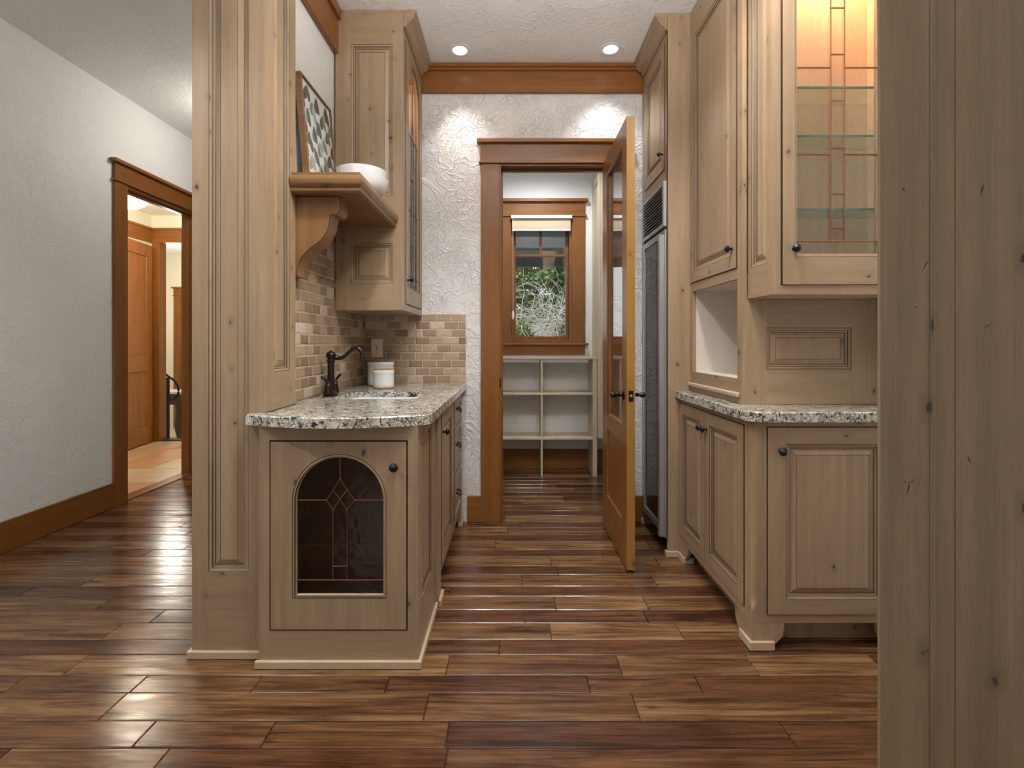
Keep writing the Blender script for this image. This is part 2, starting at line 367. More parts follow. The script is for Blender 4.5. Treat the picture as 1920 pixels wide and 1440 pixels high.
def tag(o, label=None, cat=None, group=None, kind=None):
    if label: o['label'] = label
    if cat: o['category'] = cat
    if group: o['group'] = group
    if kind: o['kind'] = kind
    return o
def wloc(o):
    v = Vector(o.location)
    while o.parent: o = o.parent; v += Vector(o.location)
    return v
def mesh(name, mb, mats, org, smooth=False):
    me = bpy.data.meshes.new(name); me.from_pydata([tuple(p-org) for p in mb.v], [], mb.f)
    for m in (mats if isinstance(mats, (list, tuple)) else [mats]): me.materials.append(m)
    me.polygons.foreach_set('material_index', mb.m)
    bm = bmesh.new(); bm.from_mesh(me); bmesh.ops.remove_doubles(bm, verts=bm.verts, dist=1e-5); bmesh.ops.recalc_face_normals(bm, faces=bm.faces); bm.to_mesh(me); bm.free()
    if smooth:
        me.polygons.foreach_set('use_smooth', [True]*len(me.polygons))
        try: me.set_sharp_from_angle(angle=math.radians(38))
        except Exception: pass
    return me
def obj(name, mb, mats, parent=None, smooth=False):
    if parent: org = wloc(parent)
    else:
        xs = [p.x for p in mb.v]; ys = [p.y for p in mb.v]; zs = [p.z for p in mb.v]
        org = Vector(((min(xs)+max(xs))/2, (min(ys)+max(ys))/2, min(zs)))
    o = bpy.data.objects.new(name, mesh(name, mb, mats, org, smooth)); C.objects.link(o)
    if parent: o.parent = parent
    else: o.location = org
    return o
def thing(name, loc, label, cat, group=None, kind=None):
    o = bpy.data.objects.new(name, None); o.empty_display_size = .05; o.location = loc; C.objects.link(o); return tag(o, label, cat, group, kind)
def B(*a, **k): return MB().box(*a, **k)
def struct(name, mb, mats, label, cat='wall', **k): return tag(obj(name, mb, mats, **k), label, cat, kind='structure')
def circle(cx, cy, r, n=24): return [(cx+r*math.cos(2*PI*i/n), cy+r*math.sin(2*PI*i/n)) for i in range(n)]

# ------------------------------------------------------------------ floor
CH = 3.06
fl = MB(); fl.box(-3.05, -3.0, -.10, 1.72, 4.85, -.012, b=0); fl.box(-3.05, 4.85, -.10, -1.2, 6.3, -.012, b=0)
fl.box(-3.04, -3.0, -.012, 1.72, 1.05, 0, b=0)
floor = struct('floor', fl, hick, 'glossy hand-scraped hickory plank floor running through the nook and hall', 'floor')
fo = Vector(floor.location)
def plank(x0, x1, y0, y1):
    g = .0011; x0 += g; x1 -= g; y0 += g; y1 -= g; b = .0028; z = random.uniform(-.0006, .0004)
    m = MB(); top = [(x0+b, y0+b, z), (x1-b, y0+b, z), (x1-b, y1-b, z), (x0+b, y1-b, z)]
    mid = [(x0, y0, z-b*.8), (x1, y0, z-b*.8), (x1, y1, z-b*.8), (x0, y1, z-b*.8)]; bot = [(p[0], p[1], -.0118) for p in mid]
    m.face(top); m.strip(mid, top); m.strip(bot, mid)
    c = Vector(((x0+x1)/2, (y0+y1)/2, 0))
    o = bpy.data.objects.new('plank', mesh('plank', m, hick, c)); q = random.gauss(.30, .16) if y1-y0 < .1045 else random.gauss(.74, .17); q = min(1, max(0, q)); o.color = (q, q, q, 1); C.objects.link(o); o.parent = floor; o.location = c-fo
rows = [1.05, 1.145, 1.265, 1.362, 1.465, 1.570, 1.695, 1.785, 1.904, 2.001, 2.120, 2.224, 2.344, 2.441, 2.563, 2.662, 2.782, 2.871, 2.996, 3.096, 3.220]
step = [.12, .10]; i = 1
while rows[-1] < 6.25: rows.append(rows[-1]+step[i % 2]); i += 1
joints = {1.570: [-1.32, .41], 1.695: [-.44, .27], 1.785: [-.24, .40], 1.904: [-.05, .93], 2.001: [.16, .70], 2.120: [.055], 2.224: [.20, .62],
          1.465: [-.75, .85], 2.344: [-.30], 2.441: [.05, .72], 2.563: [-1.3, .24], 2.662: [.80], 2.782: [.52], 2.871: [-.1]}
for a, b in zip(rows, rows[1:]):
    X0, X1 = -2.93, (1.68 if a < 4.75 else -1.22)
    if a > 4.72: X0, X1 = -2.93, -1.22
    J = [j for k, v in joints.items() if abs(k-a) < .004 for j in v]
    xs = [X0]
    pts = sorted(J) if J else []
    x = X0
    while True:
        x += random.choice([.45, .62, .8, .95, 1.15, 1.4])*random.uniform(.9, 1.1)
        if x > X1-.25: break
        if all(abs(x-j) > .34 for j in pts): xs.append(x)
    xs = sorted(xs+pts)+[X1]
    for c, d in zip(xs, xs[1:]): plank(c, d, a, min(b, 4.78 if X1 > 0 else 6.28))

# ------------------------------------------------------------------ room shell
m = MB(); m.box(-3.05, -3, 0, -2.92, 3.725, CH, b=0); m.box(-3.05, 3.725, 2.39, -2.92, 4.555, CH, b=0); m.box(-3.05, 4.555, 0, -2.92, 6.3, CH, b=0)
struct('wall_left', m, st_main, 'white skip-trowel plaster wall on the left with the doorway')
m = MB(); m.box(-1.2, 2.157, 0, -.996, 3.318, CH, b=0); struct('wall_partition', m, st_main, 'plaster wall between the hall and the sink nook')
m = MB(); m.box(-1.2, 3.32, 0, -.0785, 3.44, CH, b=0); m.box(-.0785, 3.32, 2.405, .645, 3.44, CH, b=0); m.box(.645, 3.32, 0, 1.70, 3.44, CH, b=0)
struct('wall_back', m, st_back, 'white troweled plaster wall around the pantry doorway')
m = MB(); m.box(-1.2, 3.44, 0, -1.05, 4.73, CH, b=0); m.box(-1.2, 4.73, 0, -1.05, 6.3, CH, b=0); struct('wall_pantry_left', m, palewall, 'left wall of the pantry')
m = MB(); WX0, WX1, WZ0, WZ1 = -.0107, .571, 1.205, 2.412
m.box(-1.05, 4.73, 0, WX0, 4.87, CH, b=0); m.box(WX1, 4.73, 0, 1.60, 4.87, CH, b=0); m.box(WX0, 4.73, 0, WX1, 4.87, WZ0, b=0); m.box(WX0, 4.73, WZ1, WX1, 4.87, CH, b=0)
struct('wall_pantry', m, palewall, 'pale far wall of the pantry around its window')
m = MB(); m.box(1.60, 3.44, 0, 1.70, 4.87, CH, b=0); m.box(1.62, .3, 0, 1.70, 3.32, CH, b=0); struct('wall_right', m, st_main, 'plaster wall behind the cabinets on the right')
m = MB(); m.box(-2.92, 6.2, 0, -1.2, 6.3, CH, b=0); struct('wall_hall_end', m, st_main, 'end wall of the hall')
m = MB(); ch = [circle(x, y, .052) for x, y in CAN+CAN_OFF+[(.25, 3.95)]]
m.prism([(-3.05, -3.0), (1.72, -3.0), (1.72, 6.3), (-3.05, 6.3)], CH, CH+.12, holes=ch)
struct('ceiling', m, st_ceil, 'troweled plaster ceiling', 'ceiling')
m = MB(); m.box(-3.05, -3.1, 0, -2.2, -3.001, CH, b=0); m.box(-.6, -3.1, 0, 1.70, -3.001, CH, b=0); m.box(-2.2, -3.1, 0, -.6, -3.001, .9, b=0); m.box(-2.2, -3.1, 2.3, -.6, -3.001, CH, b=0)
struct('wall_front', m, st_main, 'plaster wall with an added window opening behind the photographer')  # opening added to let fill light into the room
m = MB(); m.box(1.62, -3, 0, 1.70, .299, CH, b=0); struct('wall_right_front', m, st_main, 'plaster wall to the right of the photographer')
# brown board under the ceiling
m = MB(); m.box(-.606, 3.292, 2.877, .876, 3.319, 3.018, 0); m.box(-.606, 3.277, 3.018, .876, 3.319, 3.036, 0); m.box(-.606, 3.262, 3.036, .876, 3.319, 3.059, 0, b=.004)
struct('trim_1', m, fir_h, 'brown stained board under the ceiling above the pantry doorway', 'trim')
m = MB(); m.box(-.995, 2.158, 2.815, -.966, 2.748, 3.0, 0); m.box(-.995, 2.158, 3.0, -.95, 2.748, 3.059, 0)
struct('trim_2', m, fir_h, 'brown board high on the wall above the leaf print', 'trim')
# baseboards
m = MB(); m.box(-2.919, -2.9, .001, -2.903, 3.603, .182, 0, b=.003); struct('baseboard_left', m, fir_h, 'reddish brown baseboard along the left plaster wall', 'baseboard')
m = MB(); m.box(-.30, 3.303, .001, -.212, 3.319, .18, 0, b=.003); m.box(.775, 3.303, .001, .874, 3.319, .18, 0, b=.003); struct('baseboard_back', m, fir_h, 'brown baseboard either side of the pantry doorway', 'baseboard')
m = MB(); m.box(-1.04, 4.712, .001, 1.59, 4.729, .19, 0, b=.003); struct('baseboard_pantry', m, fir_h, 'brown baseboard behind the pantry cubbies', 'baseboard')

def casing(f, u0, u1, vt, name, label, cw=.13, jamb=.12, v0=0, win=False, wall_t=.12, far=True):
    """craftsman casing: posts, fillet, header board and cap; jamb lining inside"""
    r = thing(name, f.o+f.u*((u0+u1)/2)+f.v*v0, label, 'door frame' if not win else 'window frame', kind='structure')
    a = MB(); a.box(u0-cw, v0+.001, .001, u0-.004, vt, .021, 0, f); obj('side_casing', a, fir_v, r)
    if far: a = MB(); a.box(u1+.004, v0+.001, .001, u1+cw, vt, .021, 0, f); obj('side_casing', a, fir_v, r)
    e = cw+.0
    a = MB(); a.box(u0-e-.014, vt, .001, u1+e+.014, vt+.016, .034, 0, f, b=.004); obj('fillet', a, fir_h, r)
    a = MB(); a.box(u0-e, vt+.016, .001, u1+e, vt+.135, .023, 0, f); obj('header_board', a, fir_h, r)
    a = MB(); a.box(u0-e-.026, vt+.135, .001, u1+e+.026, vt+.161, .050, 0, f, b=.003); obj('header_cap', a, fir_h, r)
    if jamb:
        a = MB(); a.box(u0-.004, v0+.001, .016, u0+.006, vt, -wall_t, 0, f); a.box(u0+.004, v0+.001, -.05, u0+.016, vt, -.085, 0, f); obj('jamb', a, fir_v, r)
        a = MB(); a.box(u1-.006, v0+.001, .016, u1+.004, vt, -wall_t, 0, f); a.box(u1-.016, v0+.001, -.05, u1-.004, vt, -.085, 0, f); obj('jamb', a, fir_v, r)
        a = MB(); a.box(u0, vt-.012, .016, u1, vt-.001, -wall_t, 0, f); a.box(u0, vt-.024, -.05, u1, vt-.010, -.085, 0, f); obj('head_jamb', a, fir_h, r)
    return r
casing(front(3.32), -.0785, .645, 2.402, 'trim_3', 'reddish brown craftsman casing around the pantry doorway')
casing(east(-2.92), 3.725, 4.555, 2.392, 'trim_4', 'brown craftsman casing around the doorway in the left wall', .122, wall_t=.13)

lining = wood('cabinet_lining', (.62, .46, .36), (.54, .39, .30), False, 0, .5, .3, .02)
# ------------------------------------------------------------------ left end column
def knob(f, u, v, n, parent, r=.0165):
    a = MB(); prof = [(.008, 0), (.008, .003), (.006, .006), (.0055, .014), (r*.85, .017), (r, .022), (r*.9, .026), (r*.45, .033), (.001, .036)]
    seg = 8; rowsv = []
    for rr, h in prof: rowsv.append([(u+rr*math.cos(2*PI*(k+.5)/seg), v+rr*math.sin(2*PI*(k+.5)/seg), n+h) for k in range(seg)])
    for p, q in zip(rowsv, rowsv[1:]): a.strip(p, q, 0, f)
    a.face(rowsv[0], 0, f)
    return obj('knob', a, iron, parent)
def pull(f, u, v, n, parent):
    a = MB(); W = lambda p: f.o+f.u*p[0]+f.v*p[1]+f.n*p[2]
    for s in (-1, 1):
        a.tube([W((u+s*.034, v+.004, n)), W((u+s*.034, v+.004, n+.016))], [.008, .005], 8)
    a.tube([W((u-.034, v+.004, n+.014)), W((u-.038, v-.004, n+.022)), W((u-.024, v-.013, n+.026)), W((u, v-.016, n+.027)), W((u+.024, v-.013, n+.026)), W((u+.038, v-.004, n+.022)), W((u+.034, v+.004, n+.014))], [.0035, .0045, .004, .0055, .004, .0045, .0035], 6)
    return obj('handle', a, iron, parent)
def basemold(segs, parent, h=.035, t=.014, name='base_moulding'):
    a = MB()
    for x0, y0, x1, y1 in segs: a.box(x0, y0, .001, x1, y1, h, b=.0025)
    return obj(name, a, pale_alder, parent)
pale_alder = wood('alder_mould', (.54, .42, .29), (.48, .36, .24), True, 0, .38, .3, .02)

CX0, CX1, CY0, CY1 = -1.2225, -.9456, 1.885, 2.155
t = thing('column', ((CX0+CX1)/2, (CY0+CY1)/2, 0), 'tall knotty alder end column with a long raised panel beside the sink cabinet', 'column')
f = front(CY0)
m = MB(); m.slab(f, (CX0, .001, CX1, CH-.001), -.02, 0, [((-1.1605, .327, -1.007, 2.95), 'raised')]); obj('front_panel', m, ALD, t)
f = east(CX1)
m = MB(); m.slab(f, (CY0+.0202, .936, CY1, CH-.001), -.02, 0, [((1.955, 1.086, 2.098, 2.95), 'raised')]); obj('side_panel', m, ALD, t)
m = MB(); m.box(CX0, CY0+.0205, .001, CX1-.0205, CY1, CH-.001, b=0); obj('core', m, ALD, t)
basemold([(CX0-.014, CY0-.014, -.9375, CY0-.0005), (CX0-.014, CY0-.0005, CX0-.0005, CY1)], t, .030)

# ------------------------------------------------------------------ left base cabinets
KX = -.348                                  # aisle face
CT, CB = .934, .895                         # worktop top, bottom
def arch_loop(cx, a, v0, vs, d, n, N=24):
    a2 = a+d; L = [(cx-a2, v0-d, n), (cx-a2, (v0+vs)/2, n)]
    L += [(cx-a2*math.cos(PI*i/N), vs+a2*math.sin(PI*i/N), n) for i in range(N+1)]
    return L+[(cx+a2, (v0+vs)/2, n), (cx+a2, v0-d, n)]
def arch_door(mb, f, R, cx, a, v0, vs, n0, n1, d0=.015, V=0, H=1, G=2):
    u0, w0, u1, w1 = R; N = 24
    def rect(n):
        L = [(u0, w0, n), (u0, (v0+vs)/2, n)]
        pts = []
        for i in range(N+1):
            th = PI-PI*i/N; dx, dy = math.cos(th), math.sin(th)
            tx = ((u1-cx)/dx if dx > 1e-6 else (u0-cx)/dx if dx < -1e-6 else 9e9); ty = (w1-vs)/dy if dy > 1e-6 else 9e9
            s_ = min(tx, ty); pts.append([cx+dx*s_, vs+dy*s_, n])
        for c in ((u0, w1), (u1, w1)):           # snap the nearest ray to each corner
            k = min(range(len(pts)), key=lambda q: (pts[q][0]-c[0])**2+(pts[q][1]-c[1])**2); pts[k][0], pts[k][1] = c
        L += [tuple(p) for p in pts]
        return L+[(u1, (v0+vs)/2, n), (u1, w0, n)]
    A = arch_loop
    mb.strip(rect(n1), A(cx, a, v0, vs, d0, n1), V, f)
    prof = [(d0-.0028, n1-.002, G), (d0-.009, n1+.001, V), (d0-.0115, n1-.006, G), (.0, n1-.010, V), (0, n0, V)]
    pl = A(cx, a, v0, vs, d0, n1)
    for d, n, mm in prof:
        q = A(cx, a, v0, vs, d, n); mb.strip(pl, q, mm, f); pl = q
    mb.strip(pl, rect(n0), V, f); mb.strip(rect(n0), rect(n1), G, f)  # dark rim paints shade into the gap round the arched door
def cames(name, f, lines, n, parent, r=.0022, mat=None):
    a = MB(); W = lambda p: f.o+f.u*p[0]+f.v*p[1]+f.n*n; seen = {}
    for L in lines:
        a.tube([W(p) for p in L], r, 6)
        for p in L: seen[(round(p[0], 3), round(p[1], 3))] = p
    for p in seen.values():
        c = W(p); a.lathe([(.001, -.0035), (.0032, -.002), (.0038, 0), (.0032, .002), (.001, .0035)], c, 'z', 6)
    return obj(name, a, mat or copper, parent)

# end cabinet with the arched leaded door
L0, L1, DF = -.936, KX, 1.827
t = thing('end_cabinet', ((L0+L1)/2, 2.03, 0), 'knotty alder end cabinet with an arched leaded glass door under the bowed worktop', 'cabinet')
f = front(DF)
DR = (-.898, .1365, -.386, .8415)
m = MB(); m.slab(f, (L0, .001, L1, CB-.001), -.02, 0, [(DR, 'hole')]); obj('face_frame', m, ALD, t)
g = .005
m = MB(); arch_door(m, f, (DR[0]+g, DR[1]+g, DR[2]-g, DR[3]-g), -.639, .160, .2695, .616, -.018, .002)
dr = obj('door', m, ALD, t)
zx = lambda x, y: (-.639+(x-820)*.000712, .616-(y-497)*.000712)
m = MB(); ap = [(p[0], p[1]) for p in arch_loop(-.639, .1615, .268, .616, 0, 0)]; m.prism(ap, -.013, -.010, 0, f); obj('glass_pane', m, shade_seed, dr)
Ls = [[zx(820, 275), zx(820, 385)], [zx(820, 385), zx(783, 443), zx(748, 495), zx(783, 547), zx(783, 912)], [zx(820, 385), zx(857, 443), zx(896, 495), zx(857, 547), zx(857, 912)],
      [zx(783, 443), zx(820, 490), zx(857, 547)], [zx(857, 443), zx(820, 490), zx(783, 547)], [zx(597, 495), zx(748, 495)], [zx(896, 495), zx(1043, 495)],
      [zx(597, 912), zx(783, 912), zx(857, 912), zx(1043, 912)], [zx(783, 840), zx(857, 840)]]
cames('leaded_came', f, Ls, -.008, dr)
knob(f, -.434, .745, .002, dr, .0175)
m = MB()
m.box(L0, DF+.0205, .001, L0+.018, 2.238, CB-.001); m.box(L0+.018, 2.22, .001, KX-.021, 2.238, CB-.001); m.box(L0+.018, DF+.0205, .10, KX-.021, 2.22, .135); m.box(L0+.018, DF+.0205, .868, KX-.021, 2.22, CB-.001)
obj('carcass', m, ALD, t)
m = MB(); m.box(L0+.02, DF+.05, .430, KX-.024, 2.215, .436, b=0); obj('glass_shelf', m, shelf_glass, t)
m = MB(); m.box(L0+.02, DF+.046, .430, KX-.024, DF+.050, .436, b=0); obj('shelf_edge', m, edgegreen, t)
f = east(KX)
m = MB(); m.slab(f, (DF+.0202, .001, 2.239, CB-.001), -.02, 0, [((1.90, .205, 2.142, .85), 'raised')]); obj('side_panel', m, ALD, t)
basemold([(L0-.012, DF-.014, KX+.0135, DF-.0005), (KX+.0005, DF-.0005, KX+.0135, 2.238)], t, .030)

# sink cabinet
KP = -.336
t = thing('sink_cabinet', (-.66, 2.53, 0), 'knotty alder sink cabinet with one tall raised door and a black knob facing the aisle', 'cabinet')
f = east(KP)
m = MB(); m.slab(f, (2.24, .12, 2.818, CB-.001), -.02, 0, [((2.345, .135, 2.79, .872), 'hole')]); m.box(2.24, .001, -.02, 2.335, .12, -.0, 0, f); obj('face_frame', m, ALD, t)
m = MB(); m.slab(f, (2.348, .138, 2.787, .869), -.018, .003, [((2.412, .20, 2.723, .805), 'raised')]); dr = obj('door', m, ALD, t); knob(f, 2.375, .775, .003, dr)
m = MB(); m.box(-.985, 2.2405, .118, KP-.022, 2.818, .60, b=0); m.box(-.43, 2.345, .001, -.405, 2.818, .118, b=0); m.box(KP-.10, 2.2405, .60, KP-.022, 2.345, CB-.001, b=0); obj('carcass', m, ALD, t)
basemold([(KP+.0005, 2.2405, KP+.0135, 2.337), (-.35, 2.337, KP+.0135, 2.349)], t, .032)
# drawer cabinet
t = thing('drawer_cabinet', (-.66, 3.07, 0), 'knotty alder drawer cabinet with three drawers against the white end wall', 'cabinet')
m = MB(); DZ = [(.725, .868), (.455, .705), (.140, .435)]
m.slab(f, (2.820, .12, 3.300, CB-.001), -.02, 0, [((2.852, a, 3.258, b), 'hole') for a, b in DZ]); m.box(3.235, .001, -.02, 3.300, .12, 0, 0, f); obj('face_frame', m, ALD, t)
for a, b in DZ:
    m = MB(); m.slab(f, (2.855, a+.003, 3.255, b-.003), -.018, .003, [((2.90, a+.040, 3.21, b-.040), 'flat')], V=1)
    d_ = obj('drawer', m, ALD, t); pull(f, 3.03, (a+b)/2, .003 if b-a < 0 else -.004, d_)
m = MB(); m.box(-.985, 2.8205, .118, KP-.022, 3.30, CB-.001, b=0); m.box(-.43, 2.8205, .001, -.405, 3.235, .118, b=0); obj('carcass', m, ALD, t)
basemold([(KP+.0005, 3.226, KP+.0135, 3.30), (-.352, 3.222, KP+.0135, 3.2255)], t, .032)

# worktop with bowed front and undermount sink cutout
def rrect(x0, y0, x1, y1, r, n=6):
    L = []
    for cx, cy, a0 in ((x1-r, y1-r, 0), (x0+r, y1-r, 90), (x0+r, y0+r, 180), (x1-r, y0+r, 270)):
        for k in range(n+1): a = math.radians(a0+90*k/n); L.append((cx+r*math.cos(a), cy+r*math.sin(a)))
    return L
bow = []
xa, ya, xb, yb = -1.000, 1.852, -.335, 1.838
N = 22
for k in range(N+1):
    s_ = k/N; x = xa+(xb-xa)*s_; y = ya+(yb-ya)*s_-.080*(1-(2*s_-1)**2); bow.append((x, y))
poly = [(-.986, 3.312), (-.986, 2.157), (-.9445, 2.157), (-.9445, 1.8835), (-1.000, 1.8835)]+bow+[(-.322, 1.848), (-.311, 1.866), (-.305, 1.892), (-.305, 3.312)]
SK = rrect(-.870, 2.36, -.460, 2.700, .05)
wt = Fr((0, 0, 0), (1, 0, 0), (0, 1, 0), (0, 0, 1))
m = MB(); m.prism(poly, CB, CT, 0, wt, [SK], .004)
tag(obj('worktop', m, gran), 'speckled cream granite worktop with a bowed front and the sink cut into it', 'countertop')
m = MB()
def zloop(L, z): return [(p[0], p[1], z) for p in L]
a0 = rrect(-.885, 2.345, -.445, 2.715, .05); a1 = rrect(-.868, 2.362, -.462, 2.698, .05); a2 = rrect(-.858, 2.372, -.472, 2.688, .05); a3 = rrect(-.82, 2.41, -.51, 2.65, .05)
for p, q in ((zloop(a0, CB-.001), zloop(a1, CB-.001)), (zloop(a1, CB-.001), zloop(a1, .906)), (zloop(a1, .906), zloop(offset(a1, -.008), .904)), (zloop(offset(a1, -.008), .904), zloop(a2, .76)), (zloop(a2, .76), zloop(a3, .735)), (zloop(a0, CB-.001), zloop(a0, .89)), (zloop(a0, .89), zloop(offset(a2, .012), .75)), (zloop(offset(a2, .012), .75), zloop(offset(a3, .012), .722))): m.strip(p, q)
m.cap([zloop(a3, .735)]); m.cap([zloop(offset(a3, .012), .722)])
t = thing('sink', (-.665, 2.53, .722), 'white undermount sink basin set in the granite worktop', 'sink')
obj('basin', m, ceramic, t, True)
m = MB(); m.lathe([(.001, .736), (.022, .736), (.026, .739), (.001, .740)], (-.665, 2.53, 0)); obj('drain', m, bronze, t)

# faucet
fx, fy = -.925, 2.52
t = thing('faucet', (fx, fy, CT), 'dark bronze bridge faucet with two scroll levers beside the sink', 'faucet')
m = MB(); m.lathe([(.047, CT+.001), (.046, CT+.006), (.040, CT+.014), (.034, CT+.022), (.025, CT+.030), (.001, CT+.032)], (fx, fy, 0), 'z', 24, 0, .72, 1.3); obj('base', m, bronze, t, True)
m = MB(); m.lathe([(.021, CT+.02), (.020, CT+.05), (.0175, CT+.10), (.0165, CT+.17), (.020, CT+.173), (.020, CT+.180), (.015, CT+.186), (.021, CT+.194), (.0245, CT+.205), (.022, CT+.216), (.014, CT+.223), (.006, CT+.228), (.001, CT+.231)], (fx, fy, 0), 'z', 24); obj('body', m, bronze, t, True)
sp = [(fx+.02, fy, CT+.196), (fx+.045, fy, CT+.190), (fx+.07, fy, CT+.200), (fx+.095, fy, CT+.224), (fx+.120, fy, CT+.240), (fx+.140, fy, CT+.240), (fx+.155, fy, CT+.225), (fx+.160, fy, CT+.205)]
def smooth(pts, n=5):
    P = [Vector(p) for p in pts]; P = [P[0]]+P+[P[-1]]; o = []
    for i in range(1, len(P)-2):
        for k in range(n):
            s_ = k/n; a, b, c, d = P[i-1:i+3]
            o.append(.5*((2*b)+(-a+c)*s_+(2*a-5*b+4*c-d)*s_*s_+(-a+3*b-3*c+d)*s_**3))
    return o+[P[-2]]
q = smooth(sp)
m = MB(); m.tube(q, [.010]*8+[.0098]*(len(q)-8), 12); m.tube([(fx+.022, fy, CT+.196), (fx+.032, fy, CT+.193), (fx+.038, fy, CT+.191)], [.013, .014, .010], 12); obj('spout', m, bronze, t, True)
m = MB(); m.lathe([(.011, CT+.205), (.013, CT+.201), (.012, CT+.193), (.016, CT+.180), (.015, CT+.178), (.001, CT+.180)], (fx+.160, fy, 0), 'z', 16); obj('aerator', m, bronze, t, True)
for s in (-1, 1):
    hy = fy+s*.052; hx = fx+.004
    m = MB(); m.lathe([(.021, CT+.01), (.020, CT+.022), (.0135, CT+.050), (.0145, CT+.056), (.0115, CT+.061), (.013, CT+.068), (.008, CT+.075), (.001, CT+.077)], (hx, hy, 0), 'z', 18)
    m.tube(smooth([(hx, hy, CT+.066), (hx-.003*s, hy+s*.022, CT+.077), (hx+.006*s, hy+s*.042, CT+.096), (hx+.006*s, hy+s*.056, CT+.100), (hx+.004*s, hy+s*.064, CT+.093)], 4), [.0062]*12+[.0075, .007, .0062, .005, .004], 8)
    obj('handle', m, bronze, t, True)

# canisters
def canister(x, y, r, h, label):
    t = thing('canister', (x, y, CT), label, 'canister', 'white stoneware canisters beside the sink')
    z = CT+.001; m = MB(); m.lathe([(r*.86, z), (r*.95, z+.006), (r*.965, z+h*.5), (r*.97, z+h-.022), (r*.985, z+h-.020), (r, z+h-.016), (r, z+h-.003), (r*.98, z+h), (r*.9, z+h), (r*.9, z+h-.01), (.001, z+h-.01)], (x, y, 0), 'z', 40); obj('jar', m, crockm, t, True)
    m = MB(); m.lathe([(r*.88, z+h-.0095), (r*.88, z+h+.0005), (r*.96, z+h+.001), (r*.96, z+h+.006), (.001, z+h+.007)], (x, y, 0), 'z', 40); obj('lid', m, cork, t, True)
canister(-.836, 3.14, .083, .148, 'larger white stoneware canister with a wooden lid standing behind the small one')
canister(-.767, 2.945, .0635, .108, 'smaller white stoneware canister with a wooden lid in front of the large one')

# outlet
t = thing('outlet', (-.905, 3.305, 1.168), 'ivory wall outlet with a reset button in the tiled end wall', 'outlet')
f = front(3.3115)
m = MB(); m.box(-.944, 1.107, 0, -.867, 1.230, .006, 0, f, b=.002); obj('cover_plate', m, ivory, t)
m = MB(); m.box(-.9225, 1.134, .0062, -.8885, 1.203, .0085, 0, f, b=.001); obj('socket_block', m, ivory, t)
m = MB()
for zc in (1.151, 1.186):
    for s in (-1, 1): m.box(-.9055+s*.0065-.001, zc-.004, .0086, -.9055+s*.0065+.001, zc+.004, .0092, 0, f, b=0)
    m.box(-.9075, zc-.0125, .0086, -.9035, zc-.0085, .0092, 0, f, b=0)
m.box(-.9105, 1.1645, .0086, -.9005, 1.168, .0092, 0, f, b=0); m.box(-.9105, 1.1695, .0086, -.9005, 1.173, .0092, 0, f, b=0); obj('slots', m, black, t)

# ------------------------------------------------------------------ tumbled travertine backsplash
TW, TH, TG = .0965, .0477, .0038
def tile_mesh(w, h, k):
    m = MB(); j = lambda a: random.uniform(-a*1.5, a*1.5); d = .0080; c = .0055
    base = [(-w/2+j(.0008), -h/2+j(.0008)), (j(.004), -h/2+j(.0012)), (w/2+j(.0008), -h/2+j(.0008)), (w/2+j(.001), j(.003)), (w/2+j(.0008), h/2+j(.0008)), (j(.004), h/2+j(.0012)), (-w/2+j(.0008), h/2+j(.0008)), (-w/2+j(.001), j(.003))]
    top = [(p[0]*(1-2*c/w), p[1]*(1-2*c/h)) for p in base]
    m.strip([(p[0], p[1], 0) for p in base], [(p[0], p[1], d-.0028) for p in base]); m.strip([(p[0], p[1], d-.0028) for p in base], [(p[0], p[1], d+j(.0006)) for p in top])
    m.face([(p[0], p[1], d) for p in top]); return mesh('tile', m, trav, Vector((0, 0, 0)), False)
full = [tile_mesh(TW-TG, TH, k) for k in range(8)]
cache = {}
def tiles(parent, f, u0, u1, v0, rowsn, regions, skip=None):
    R = Matrix((f.u, f.v, f.n)).transposed().to_4x4()
    for r in range(rowsn):
        vc = v0+(TH+TG)*(r+.5); u = u0-(TW/2 if r % 2 else 0)
        while u < u1-.002:
            a, b = max(u+TG/2, u0+.001), min(u+TW-TG/2, u1-.001); u += TW
            if b-a < .012: continue
            cu = (a+b)/2
            if not any(x0 <= cu <= x1 and z0 <= vc <= z1 for x0, z0, x1, z1 in regions): continue
            if skip and skip(cu, vc): continue
            wd = round(b-a, 3)
            if abs(wd-(TW-TG)) < .002: me = random.choice(full)
            else:
                if wd not in cache: cache[wd] = tile_mesh(wd, TH, 0)
                me = cache[wd]
            o = bpy.data.objects.new('tile', me); C.objects.link(o); o.parent = parent
            o.matrix_local = Matrix.Translation(f.o+f.u*cu+f.v*vc-wloc(parent)) @ R
def backsplash(name, f, u0, u1, v1, regions, rowsn, label, backing, skip=None):
    t = thing(name, f.o+f.u*((u0+u1)/2)+f.v*CT, label, 'backsplash')
    m = MB()
    for x0, z0, x1, z1 in backing: m.box(x0, z0, .0002, x1, z1, .0062, 0, f, b=0)
    obj('grout', m, grout, t)
    f2 = Fr(f.o+f.n*.0005, f.u, f.v, f.n); tiles(t, f2, u0, u1, CT+.001, rowsn, regions, skip)
backsplash('tile_backsplash', front(3.32), -.986, -.310, 1.397, [(-1, .9, -.3, 1.5)], 9, 'tumbled travertine tile backsplash on the end wall behind the canisters', [(-.986, CT+.001, -.311, 1.396)])
ew = Fr((-.9955, 0, 0), (0, 1, 0), (0, 0, 1), (1, 0, 0))
backsplash('tile_backsplash', ew, 2.158, 3.308, 1.84, [(2.15, .9, 3.32, 1.382), (2.15, 1.38, 2.745, 1.842)], 17, 'tumbled travertine tile backsplash on the side wall behind the faucet', [(2.158, CT+.001, 3.308, 1.384), (2.158, 1.384, 2.745, 1.842)],
           skip=lambda u, v: 2.155 < u < 2.29 and v > 1.47)

